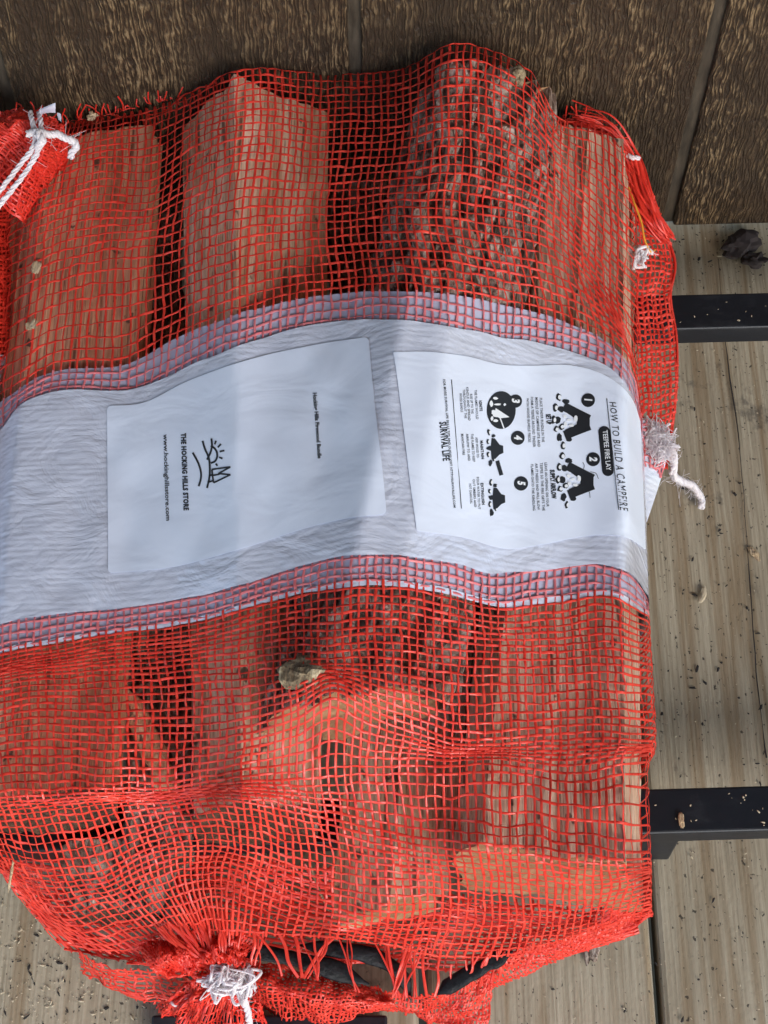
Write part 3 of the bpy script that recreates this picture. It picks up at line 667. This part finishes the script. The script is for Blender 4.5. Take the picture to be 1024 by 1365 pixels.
BL = [('SET UP',609,308,612,345,6.4,.05), ('PLACE TINDER BUNDLE IN THE',586,250,594,408,4.6,.006), ('MIDDLE OF CAMPFIRE SITE AND',570,248,579,425,4.6,.006), ('FORM A TEEPEE AROUND TINDER',553,246,562,425,4.6,.006), ('WITH WOOD BUNDLE PIECES',537,250,545,408,4.6,.006),
      ('SUPPLY AIRFLOW',624,508,631,612,6.2,.05), ('LEAVE AN OPENING ON YOUR',604,482,612,640,4.6,.006), ('TEEPEE SO THE FIRE GETS THE',588,482,597,655,4.6,.006), ('AIR IT NEEDS AND WILL BLOW',570,484,579,652,4.6,.006), ('FLAMES ONTO THE KINDLING',554,488,562,654,4.6,.006),
      ('IGNITE',366,258,369,296,4.8,.03), ('THE FLAMES SHOULD',350,220,356,325,4.2,.006), ('RISE UP TO THE',334,235,339,305,4.2,.006), ('KINDLE AND SPREAD',320,210,328,330,4.2,.006), ('THROUGHOUT THE',308,218,315,322,4.2,.006), ('WOOD BUNDLE',296,232,301,300,4.2,.006),
      ('MAINTAIN',370,402,375,468,4.8,.03), ('ADD WOOD TO',353,390,358,462,4.2,.006), ('THE FLAMES TO KEEP',337,378,344,478,4.2,.006), ('AIRFLOW TO AND',320,378,327,474,4.2,.006), ('MAINTAIN FIRE',302,378,308,454,4.2,.006),
      ('EXTINGUISH',372,554,378,632,4.8,.03), ('POUR WATER TO PUT',357,532,364,648,4.2,.006), ('OUT EMBERS AND',343,540,349,640,4.2,.006), ('HOT CHARCOAL',330,556,335,628,4.2,.006),
      ('FOR MORE SURVIVAL LIFE SKILLS TIPS AND GUIDES VISIT HTTP://SURVIVALLIFE.COM',238,183,275,642,4.0,.015), ('SURVIVAL LIFE',225,335,238,475,9.5,.03)]
for b, x0, y0, x1, y1, h, bo in BL: text(b, A2(x0, y0), A2(x1, y1), h*(.92 if h > 5 else .74), L2, bo, space=1.08)

# ------------------------------------------------------------------ loose net pieces, yarn
def P3(l): a = np.array(l, float); return at(a[:, 0], a[:, 1], a[:, 2])
def surf(rows, n=40, m=60, ripple=0., fr=3, seed=0):
    R_ = np.array([spline(P3(r), m) for r in rows]); t = np.linspace(0, 1, len(rows)); G = hermite(t, R_, np.linspace(0, 1, n)) if len(rows) > 2 else R_[0][None]*(1-np.linspace(0,1,n))[:,None,None]+R_[1][None]*np.linspace(0,1,n)[:,None,None]
    if ripple:
        u, v = np.meshgrid(np.linspace(0, 1, n), np.linspace(0, 1, m), indexing='ij')
        nn = np.cross(np.gradient(G, axis=1), np.gradient(G, axis=0)); nn /= np.linalg.norm(nn, axis=-1, keepdims=True)+1e-9
        G = G+nn*(ripple*(vn(v*fr, u*fr*.35, seed)+.5*vn(v*fr*2.3, u*fr*.7, seed+1)))[..., None]
    return G
def gweave(mb, G, na, nb, wid=.0017, jit=.35, seed=0, off=0., amp=.00028, ext=0):
    n = np.cross(np.gradient(G, axis=1), np.gradient(G, axis=0)); n /= np.linalg.norm(n, axis=-1, keepdims=True)+1e-9
    if n[..., 2].mean() < 0: n = -n
    a, b = G.shape[:2]; ta = np.linspace(0, 1, max(24, na*3)); tb = np.linspace(0, 1, max(24, nb*3))
    for i in range(nb):                                     # lines running along axis 0
        s = (i+.5)/nb+jit/nb*(vn(ta*6, i*.37, seed)+.5*vn(ta*17, i*5.1, seed+1)); s = np.clip(s, 0, 1)
        p = gi(G, ta*(a-1), s*(b-1)); q = gi(n, ta*(a-1), s*(b-1)); o = off+amp*np.cos(pi*(ta*na+i)); mb.ribbon(p+q*o[:, None], q, wid*(1+.3*vn(ta*9, i*3.3, seed+2)))
    for j in range(na):
        t = (j+.5)/na+jit/na*(vn(tb*6, j*.37, seed+3)+.5*vn(tb*17, j*5.1, seed+4)); t = np.clip(t, 0, 1)
        p = gi(G, t*(a-1), tb*(b-1)); q = gi(n, t*(a-1), tb*(b-1)); o = off-amp*np.cos(pi*(tb*nb+j)); mb.ribbon(p+q*o[:, None], q, wid*(1+.3*vn(tb*9, j*3.3, seed+5)))
def yarn(name, pl, r, parent=None, m=M_YARN, plies=3, twist=90, fuzz=14, **pr):
    c = spline(P3(pl), 90); mb = MB(); ln = np.r_[0, np.cumsum(np.linalg.norm(np.diff(c, axis=0), axis=1))]
    T = np.gradient(c, axis=0); T /= np.linalg.norm(T, axis=1)[:, None]; A = np.cross(T, (.2,.3,.9)); A /= np.linalg.norm(A, axis=1)[:, None]; B = np.cross(T, A)
    for k in range(plies):
        a = ln*twist*2*pi/1+k*2*pi/plies; rr = r*.55*(1+.3*vn(ln*300, k*4., 5))
        mb.tube(c+(A*np.cos(a)[:, None]+B*np.sin(a)[:, None])*(r*.55), rr, 6)
    for k in range(int(fuzz)):
        i = RNG.integers(0, 88); dr = RNG.normal(size=3); dr /= np.linalg.norm(dr); q = c[i]+dr*r*.7; l_ = r*RNG.uniform(1.2, 3)
        e = RNG.normal(size=3)*.5+dr; mb.tube(spline([q, q+e*l_*.5, q+e*l_+RNG.normal(size=3)*l_*.4], 6), .00012, 4)
    return mb.build(name, m, parent, True, **pr)
def tangle(name, cen, rx, ry, rz, nstr, parent, m=M_YARN, th=.0005, seed=0):
    g = np.random.default_rng(seed); c = at(*[np.array(q, float) for q in cen]); mb = MB()
    for k in range(nstr):
        pts = g.normal(size=(6, 3))*.5*np.array([rx, ry, rz]); pts[:, 2] = np.abs(pts[:, 2]); mb.tube(spline(c+pts, 30), th*g.uniform(.4, 1.3), 5)
    return mb.build(name, m, parent, True)

mb = MB(); G = S(*np.meshgrid(np.linspace(1085, 1264, 50), np.linspace(0, 1, 160), indexing='ij'))[0].copy(); G[..., 2] = .019+(G[..., 2]-.019)*.22+.004*vn(G[..., 0]*50, G[..., 1]*50, 9)
G[..., 2] = np.maximum(G[..., 2], .006); gweave(mb, G, 18, 72, .0017, .5, 71); mb.build('underside_net', M_NETD, bag, kind='stuff')
flapL = [(838,215,.117),(848,300,.110),(848,380,.106),(851,470,.103),(854,550,.10),(858,640,.094)]
flapR = [(852,212,.117),(888,312,.094),(900,350,.090),(894,395,.090),(902,450,.088),(900,540,.085),(893,590,.083),(886,625,.080)]
mb = MB(); G = surf([flapL, flapR], 14, 90, .0022, 9, 5); gweave(mb, G, 8, 54, .0019, .3, 33)
for k in range(4):
    e = spline(P3(flapR), 90)+np.array([RNG.normal()*.0006, 0, RNG.normal()*.0006]); mb.ribbon(e, np.tile([0, -.3, 1.], (90, 1)), .0015)
mb.build('side_seam_net', M_NET, bag, kind='stuff')
def strands(name, A, B, n, m, parent, bulge=.004, wid=.0012, seed=0, mid=None, tight=1.):
    g = np.random.default_rng(seed); a = spline(P3(A), 200); b = spline(P3(B), 200); mb = MB()
    for k in range(n):
        u = int(g.uniform(0, 199)); v = int(np.clip(u+g.normal()*14, 0, 199)); p, q = a[u], b[v]
        pts = [p]+[p+(q-p)*f+g.normal(size=3)*bulge*np.array([1, .6, .6])+np.array([0, 0, bulge*.9]) for f in (.33, .66)]+[q]
        c = spline(pts, 16); nn = g.normal(size=3)*.5+np.array([0, -.3, 1]); mb.ribbon(c, np.tile(nn/np.linalg.norm(nn), (16, 1)), wid*g.uniform(.7, 1.5))
    return mb.build(name, m, parent, kind='stuff')
mb = MB(); g = np.random.default_rng(4)
axis = P3([(770,163,.147),(800,170,.145),(836,208,.128),(856,262,.118),(874,296,.11),(892,318,.102)])
for k in range(46):
    f = np.linspace(1, .45, 6)[:, None]; c = spline(axis+g.normal(size=3)*.0042*f+g.normal(size=(6, 3))*.0016, 26); mb.ribbon(c, np.tile(g.normal(size=3)*.4+[0, -.3, 1], (26, 1)), g.uniform(.0008, .0018))
for k in range(60):                                        # frayed ends along the far seam
    pl = [(80,166,.147),(120,158,.147),(180,144,.153),(245,128,.16)] if k % 3 else [(748,157,.15),(795,166,.143),(842,208,.12)]
    q = spline(P3(pl), 100)[g.integers(0, 100)]; e = q+np.array([g.normal()*.004, .002, abs(g.normal())*.008]); mb.ribbon(spline([q, (q+e)/2+g.normal(size=3)*.001, e], 6), np.tile([0, -1, .4], (6, 1)), .001)
mb.build('frayed_seam', M_NETD, bag, kind='stuff')
mb = MB(); mb.tube(spline(P3([(838,250,.131),(846,272,.131),(855,296,.127),(861,324,.122),(868,336,.118),(873,333,.116)]), 40), .0007, 5); mb.build('yellow_thread', M_YELLOW, bag, True)
tangle('yarn_tuft', (850,345,.118), .005, .008, .004, 22, bag, th=.0011, seed=2)
yarn('yarn_end', [(858,337,.118),(865,334,.118),(870,338,.116)], .0016, bag)
yarn('yarn_end', [(836,206,.133),(844,210,.134),(853,211,.133)], .0016, bag, fuzz=4)
# tail of the band with fluffy yarn on the right side
tag = surf([[(850,560,.102),(856,600,.1),(857,640,.098),(858,690,.095)], [(872,562,.096),(876,600,.094),(871,640,.092),(860,692,.092)], [(893,580,.09),(890,606,.089),(880,642,.088),(862,697,.09)]], 24, 40)
mb = MB(); mb.grid(tag); mb.grid((tag-[0,0,.0005])[:, ::-1]); tg = mb.build('band_tail', M_POLY, bag, True)
mb = MB(); gweave(mb, tag[:, :20]+[0,0,.0008], 6, 7, .0015, .3, 12); mb.build('tail_net', M_PINK, bag, kind='stuff')
tangle('yarn_tuft', (877,585,.098), .010, .013, .003, 70, bag, th=.00024, seed=8)
tangle('yarn_tuft', (878,588,.097), .009, .012, .003, 12, bag, th=.0011, seed=18)
tangle('yarn_tuft', (884,600,.098), .008, .010, .003, 30, bag, th=.00024, seed=9)
yarn('loose_yarn', [(878,603,.099),(893,600,.095),(899,612,.088),(897,628,.08),(906,640,.06),(918,645,.035),(929,655,.014),(936,668,.006),(935,678,.004)], .0026, bag, fuzz=60)
# mouth of the bag: gathers, hem flaps, knot
hz = .03
mb = MB()
gweave(mb, surf([[(100,1262,.04),(140,1290,.036),(190,1292,.038),(250,1290,.04)], [(110,1300,.006),(160,1322,.018),(215,1342,.018),(262,1352,.006)]], 20, 50, .002, 7, 3), 9, 14, .0017, .4, 3)
gweave(mb, surf([[(332,1280,.036),(380,1290,.04),(440,1302,.04),(490,1318,.034),(526,1336,.03)], [(334,1310,.04),(390,1330,.046),(440,1338,.046),(490,1335,.04),(524,1338,.032)], [(340,1345,.006),(380,1366,.006),(440,1364,.022),(490,1351,.022),(522,1341,.026)]], 24, 60, .003, 9, 7), 17, 34, .0015, .5, 7)
gweave(mb, surf([[(478,1318,.03),(530,1322,.034),(575,1326,.036),(610,1318,.036),(640,1306,.036),(662,1292,.036)], [(478,1346,.006),(530,1350,.006),(575,1360,.006),(610,1370,.018),(630,1375,.016),(650,1372,.016)]], 20, 60, .003, 10, 9), 11, 40, .0015, .5, 9)
gweave(mb, surf([[(625,1292,.045),(690,1268,.052),(760,1250,.058),(820,1225,.066),(866,1196,.074)], [(652,1322,.024),(700,1300,.032),(765,1272,.042),(830,1240,.056),(868,1219,.066)]], 16, 60, .002, 9, 10), 8, 46, .0016, .4, 10)
mb.build('mouth_hem', M_NET, bag, kind='stuff')
mb = MB()
gweave(mb, surf([[(168,1284,.05),(205,1268,.058),(250,1252,.064),(292,1246,.066),(330,1255,.06),(352,1278,.05)], [(228,1292,.055),(250,1280,.064),(275,1272,.07),(298,1270,.07),(318,1276,.066),(330,1290,.056)], [(270,1304,.05),(282,1296,.054),(295,1292,.056),(308,1292,.056),(322,1298,.054),(332,1308,.048)]], 24, 70, .005, 14, 13), 12, 52, .0015, .5, 13)
gweave(mb, surf([[(268,1304,.05),(285,1296,.055),(310,1296,.055),(336,1308,.048)], [(232,1326,.045),(275,1330,.055),(315,1332,.055),(345,1330,.042)], [(206,1342,.026),(250,1374,.03),(310,1384,.03),(350,1358,.024)]], 24, 60, .005, 11, 15), 14, 40, .0015, .5, 15)
gweave(mb, surf([[(188,1262,.055),(215,1250,.062),(250,1245,.066)], [(200,1288,.062),(225,1276,.072),(258,1268,.07)], [(222,1300,.05),(240,1296,.056),(266,1290,.058)]], 16, 40, .003, 6, 17), 14, 26, .0016, .5, 17)
mb.build('gathered_knot', M_NETD, bag, kind='stuff')
strands('pulled_threads', [(210,1238,.070),(250,1214,.074),(296,1204,.078),(330,1226,.072)], [(262,1284,.064),(280,1282,.066),(300,1282,.066),(318,1286,.06)], 30, M_NET, bag, .0012, .0015, 3)
strands('pulled_threads', [(335,1240,.068),(430,1246,.060),(520,1258,.052),(600,1276,.048)], [(338,1298,.058),(430,1308,.054),(500,1328,.044),(600,1328,.040)], 26, M_NET, bag, .0011, .0015, 5)
strands('pulled_threads', [(600,1286,.05),(660,1268,.056),(720,1258,.056)], [(600,1330,.038),(650,1312,.04),(700,1292,.046)], 12, M_NET, bag, .0012, .0014, 8)
tangle('yarn_tuft', (300,1308,.062), .011, .008, .005, 44, bag, th=.0008, seed=5)
tangle('yarn_tuft', (326,1310,.058), .006, .010, .004, 26, bag, th=.0008, seed=6)
yarn('loose_yarn', [(318,1300,.064),(322,1322,.06),(328,1340,.052),(332,1358,.044),(330,1376,.03)], .0020, bag, fuzz=20)
yarn('yarn_end', [(228,1336,.04),(236,1338,.042),(243,1337,.04)], .0017, bag, fuzz=3)
yarn('yarn_end', [(246,1334,.044),(251,1331,.045),(256,1328,.045)], .0012, bag, fuzz=3)

# ------------------------------------------------------------------ neighbouring bag at the left edge
nb_ = empty('mesh_firewood_bag', tuple(at(np.array(-120.), np.array(500.), np.array(.08))), label='second red mesh firewood bag cut off by the left edge, neck tied with white string', category='bag')
edge = [(30,262,.118),(22,310,.118),(23,400,.118),(20,470,.118),(12,505,.118),(5,600,.118),(0,680,.118),(-6,780,.116),(-12,900,.112)]
cols = []
for u, dz in ((-.10, -.045), (-.03, -.02), (0, 0), (.12, .022), (.3, .036), (.6, .042), (1, .03)):
    cols.append([(p-230*max(u, 0)-0*p, q, z+dz) if u >= 0 else (p+u*40, q, z+dz) for p, q, z in edge])
G = surf(cols, 70, 120, .0016, 12, 3)
def sub(G, v0, v1): m = G.shape[1]-1; return G[:, int(v0*m):int(v1*m)+1]
mb = MB(); gweave(mb, sub(G, 0, .38), 42, 36, .0019, .4, 41); g2 = sub(G, 0, .38).copy(); g2[..., 2] -= .004; g2[..., 0] -= .002; gweave(mb, g2, 40, 33, .0019, .6, 44); mb.build('net', M_NETD, nb_, kind='stuff')
q = sub(G, .375, .92); mb = MB(); mb.grid(q); mb.grid((q-[0,0,.0006])[:, ::-1]); mb.build('poly_band', M_POLY, nb_, True)
mb = MB(); gweave(mb, sub(G, .375, .44)+[0,0,.0008], 42, 4, .0015, .3, 42); gweave(mb, sub(G, .86, .92)+[0,0,.0008], 42, 4, .0015, .3, 43); mb.build('net_under_film', M_PINK, nb_, kind='stuff')
neck = [[(-78,196,.150),(-30,232,.172),(15,272,.165),(42,298,.128)], [(-34,162,.165),(0,190,.188),(38,222,.180),(70,238,.145)], [(2,152,.178),(25,168,.198),(52,186,.192),(82,200,.165)], [(30,149,.186),(46,151,.196),(64,156,.192),(80,168,.178)]]
mb = MB(); G = surf(neck, 40, 60, .0035, 12, 4); gweave(mb, G, 26, 22, .0016, .45, 51); G2 = G.copy(); G2[..., 2] -= .006; gweave(mb, G2, 30, 26, .0016, .6, 52); G3 = G.copy(); G3[..., 2] -= .012; gweave(mb, G3, 30, 26, .0018, .6, 53); mb.build('gathered_neck', M_NETD, nb_, kind='stuff')
for dx in (0, 11): yarn('tie_string', [(-30+dx,290+dx*.6,.176),(0+dx,254+dx*.5,.184),(28+dx,218+dx*.4,.192),(47+dx*.7,190,.200),(44+dx,166,.204),(41+dx,150,.2)], .0017, nb_, fuzz=16, twist=70)
yarn('tie_string', [(36,178,.204),(52,176,.206),(66,179,.204),(80,180,.202),(90,186,.2),(98,188,.197),(102,194,.195),(96,203,.192),(94,211,.19)], .0023, nb_, fuzz=30, twist=120)
yarn('tie_string', [(50,196,.2),(56,186,.206),(50,178,.207)], .0026, nb_, fuzz=8)
mb = MB(); q = surf([[(52,146,.205),(62,142,.207),(74,137,.208)], [(54,151,.2),(64,149,.2),(74,149,.2)]], 8, 14); mb.grid(q); mb.grid((q-[0,.0005,.0005])[:, ::-1])
q = surf([[(76,150,.2),(80,151,.2),(82,156,.198)], [(78,158,.198),(81,160,.198),(82,162,.196)]], 6, 8); mb.grid(q); mb.grid((q-[0,.0005,.0005])[:, ::-1]); mb.build('film_scrap', M_POLY, nb_, True)
mb = MB(); g = np.random.default_rng(14)
for k in range(50):
    q = P3([(g.uniform(-10,84), 0, .19)])[0]; a = spline(P3([(0,158,.185),(35,150,.192),(64,156,.19),(80,170,.18)]), 60)[g.integers(0, 60)]; e = a+g.normal(size=3)*.004; mb.ribbon(spline([a, (a+e)/2+g.normal(size=3)*.001, e], 6), np.tile([0, -.6, 1], (6, 1)), .001)
mb.build('frayed_end', M_NETD, nb_, kind='stuff')
L = Log(); L.dark = True; L.name = 'firewood_log'; L.yf, L.yn, L.tilt, L.amp = -.1, -.53, 0, 1; L.mats = 'rrrrrb'; L.label = 'log seen through the second bag at the left edge of the photo'
L.A = np.array([(xof(p, L.yf, z), z) for p, z in [(-190,.075),(-195,.12),(-150,.140),(-25,.136),(8,.11),(-5,.075)]]); L.B = np.array([(xof(p, L.yn, z), z) for p, z in [(-260,.075),(-260,.11),(-220,.136),(-110,.132),(-82,.11),(-90,.075)]])
build_log(L, 400)['group'] = 'logs inside the second bag'

# ------------------------------------------------------------------ loose things
def sliver(name, pl, w_, th, m, seed=0, **pr):
    c = spline(P3(pl), 30); T = np.gradient(c, axis=0); T /= np.linalg.norm(T, axis=1)[:, None]; B = np.cross(T, (0,0,1.)); B /= np.linalg.norm(B, axis=1)[:, None]; N = np.cross(B, T)
    f = np.linspace(0, 1, 30); prof = np.clip(np.minimum(f, 1-f)*7, .12, 1)*(1+.25*vn(f*9, .3, seed)); K = 10; a = np.arange(K)*2*pi/K
    V = c[:, None]+B[:, None]*(np.cos(a)[None]*w_/2*prof[:, None]*(1+.08*vn(f[:, None]*14, a[None]*2, seed+1)))[..., None]+N[:, None]*(np.sin(a)[None]*th/2*prof[:, None]*(1+.15*vn(f[:, None]*20, a[None]*2, seed+2)))[..., None]
    mb = MB(); i = np.arange(30*K).reshape(30, K); j = np.roll(i, -1, 1); mb.add(V, np.stack([i[:-1], j[:-1], j[1:], i[1:]], -1)); return mb.build(name, m, None, False, **pr)
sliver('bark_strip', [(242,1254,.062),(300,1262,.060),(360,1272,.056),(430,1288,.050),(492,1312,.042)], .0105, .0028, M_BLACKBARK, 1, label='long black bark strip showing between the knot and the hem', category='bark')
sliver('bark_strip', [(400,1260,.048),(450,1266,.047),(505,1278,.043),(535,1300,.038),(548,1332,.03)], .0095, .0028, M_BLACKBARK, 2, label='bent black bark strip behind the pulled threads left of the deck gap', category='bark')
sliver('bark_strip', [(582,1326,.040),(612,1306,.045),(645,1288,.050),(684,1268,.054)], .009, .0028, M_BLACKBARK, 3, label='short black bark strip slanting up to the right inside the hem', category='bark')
sliver('splinter', [(168,918,.135),(190,970,.124),(210,1015,.118),(232,1072,.11)], .0135, .006, M_WOODR, 4, label='loose wood splinter lying in the dark gap at the lower left', category='splinter')
sliver('straw_stem', [(413,1150,.10),(424,1182,.09),(438,1214,.08)], .0016, .0012, M_CHIP, 5, label='dry straw stem lying in the slack net near the knot', category='straw')
sliver('straw_stem', [(19,1142,.085),(15,1165,.078),(11,1190,.07)], .0016, .0012, M_CHIP, 6, label='dry straw stem caught at the lower left edge of the bag', category='straw')
def lump(name, c, size, m, seed, flat=.5, rot=0, **pr):
    import bmesh
    bm = bmesh.new(); bmesh.ops.create_icosphere(bm, subdivisions=3, radius=1); v = np.array([q.co for q in bm.verts])
    k = 1+.45*vn(v[:, 0]*1.7+seed, v[:, 1]*1.7+v[:, 2]*1.3, seed)+.18*vn(v[:, 0]*5, v[:, 1]*5+v[:, 2]*4, seed+1); v = v*k[:, None]*np.array(size)
    v[:, 2] = np.maximum(v[:, 2], -size[2]*.55); cr, sr = cos(rot), sin(rot); v = np.stack([v[:, 0]*cr-v[:, 1]*sr, v[:, 0]*sr+v[:, 1]*cr, v[:, 2]], -1)
    fs = [[q.index for q in f.verts] for f in bm.faces]; bm.free(); p = at(np.array(float(c[0])), np.array(float(c[1])), np.array(float(c[2])))
    v = v+p; v[:, 2] += max(0, c[2]+.0004-v[:, 2].min()); return mesh_obj(name, v, fs, m, None, False, **pr)
lump('bark_chunk', (406,900,.197), (.0135,.0095,.0045), M_CHUNK, 3, label='small pale wood chunk poking up beside the bark covered log', category='wood chunk')
lump('mud_clod', (985,330,.001), (.017,.012,.007), M_CLOD, 5, rot=.5, label='large dark mud clod on the deck against the wall', category='mud clod')
lump('mud_clod', (1004,350,.001), (.010,.007,.005), M_CLOD, 8, label='smaller dark mud clod in front of the large one', category='mud clod')
lump('bark_flake', (787,1263,.001), (.0055,.010,.003), M_BARK, 12, label='curled brown bark flake on the deck below the bag corner', category='bark flake')
lump('wood_chip', (907,1094,ZR+.0005), (.0018,.0042,.001), M_CHIP, 13, label='tiny tan wood chip on the near rack rail', category='wood chip')
lump('wood_chip', (936,795,.001), (.0024,.0058,.001), M_DUST, 14, rot=-.3, label='whitish wood chip on the deck right of the instruction label', category='wood chip')
lump('wood_chip', (1006,738,.001), (.0026,.005,.001), M_CHIP, 15, rot=.5, label='pale wood chip on the deck beyond the long crack', category='wood chip')
for x, y, k, lb in ((48,357,1,'pale wood flake on the net at the upper left'), (41,435,2,'pale wood flake on the net just above the white band at left')):
    P, n = hit(np.array([float(x)]), np.array([float(y)])); lump('wood_flake', (x, y, P[0, 2]+.001), (.0030,.0044,.0006), M_CHIP, 20+k, rot=-.4, label=lb, category='wood flake')
lump('bark_chunk', (686,106,.204), (.0055,.0075,.005), M_CHUNK, 27, label='pale broken knob poking through the net at the far right corner', category='wood chunk')
lump('end_chip', (124,157,.150), (.0035,.003,.003), M_CHIP, 29, label='tan chip caught in the far left seam of the net', category='wood chip')
def scatter(name, boxes, m, s0, s1, seed, h=.5):
    g = np.random.default_rng(seed); mb = MB()
    for (x0, y0, x1, y1, n, z) in boxes:
        for k in range(n):
            c = at(np.array(g.uniform(x0, x1)), np.array(g.uniform(y0, y1)), np.array(z)); r = s0*(s1/s0)**(g.random()**2.2); a = g.uniform(0, pi); e = g.uniform(1, 2.6)
            q = np.array([[1,0],[.4,.8],[-.7,.7],[-1,-.1],[-.3,-.9],[.6,-.7]])*(1+.3*g.normal(size=(6, 1)))*np.array([e, 1])*r; R2 = np.array([[cos(a), -sin(a)], [sin(a), cos(a)]]); q = q@R2.T
            lo = np.c_[q, np.zeros(6)]+c; hi = np.c_[q*.7, np.full(6, r*h)]+c; i = np.arange(6); j = (i+1) % 6
            mb.add(np.r_[lo, hi], np.r_[np.stack([i, j, j+6, i+6], -1), [[6,7,8,9],[6,9,10,11]]])
    return mb.build(name, m, None, False, kind='stuff')
Z0 = .0009
scatter('sawdust', [(0,1150,230,1365,420,Z0),(880,310,1024,380,30,Z0),(880,465,1024,1045,60,Z0),(700,1120,1024,1365,60,Z0),(870,1052,1024,1100,16,ZR+.0003),(905,396,1024,432,10,ZR+.0003)], M_DUST, .00025, .0008, 5)
scatter('dark_grit', [(0,1150,230,1365,160,Z0),(880,305,1024,380,90,Z0),(880,465,1024,1045,190,Z0),(620,1120,1024,1365,100,Z0)], M_GRIT, .00028, .0011, 6, .3)
mb = MB(); c = spline(P3([(957,345,.0012),(968,463,.0012),(986,600,.0012),(997,740,.0012),(1009,900,.0012),(1022,1010,.0012)]), 60); c[:, 0] += .0006*vn(c[:, 1]*60, .4, 3)
mb.ribbon(c, np.tile([0,0,1.], (60, 1)), .0007+.0005*vn(c[:, 1]*40, 2, 4), .0001); mb.build('board_crack', M_GRIT, deck)
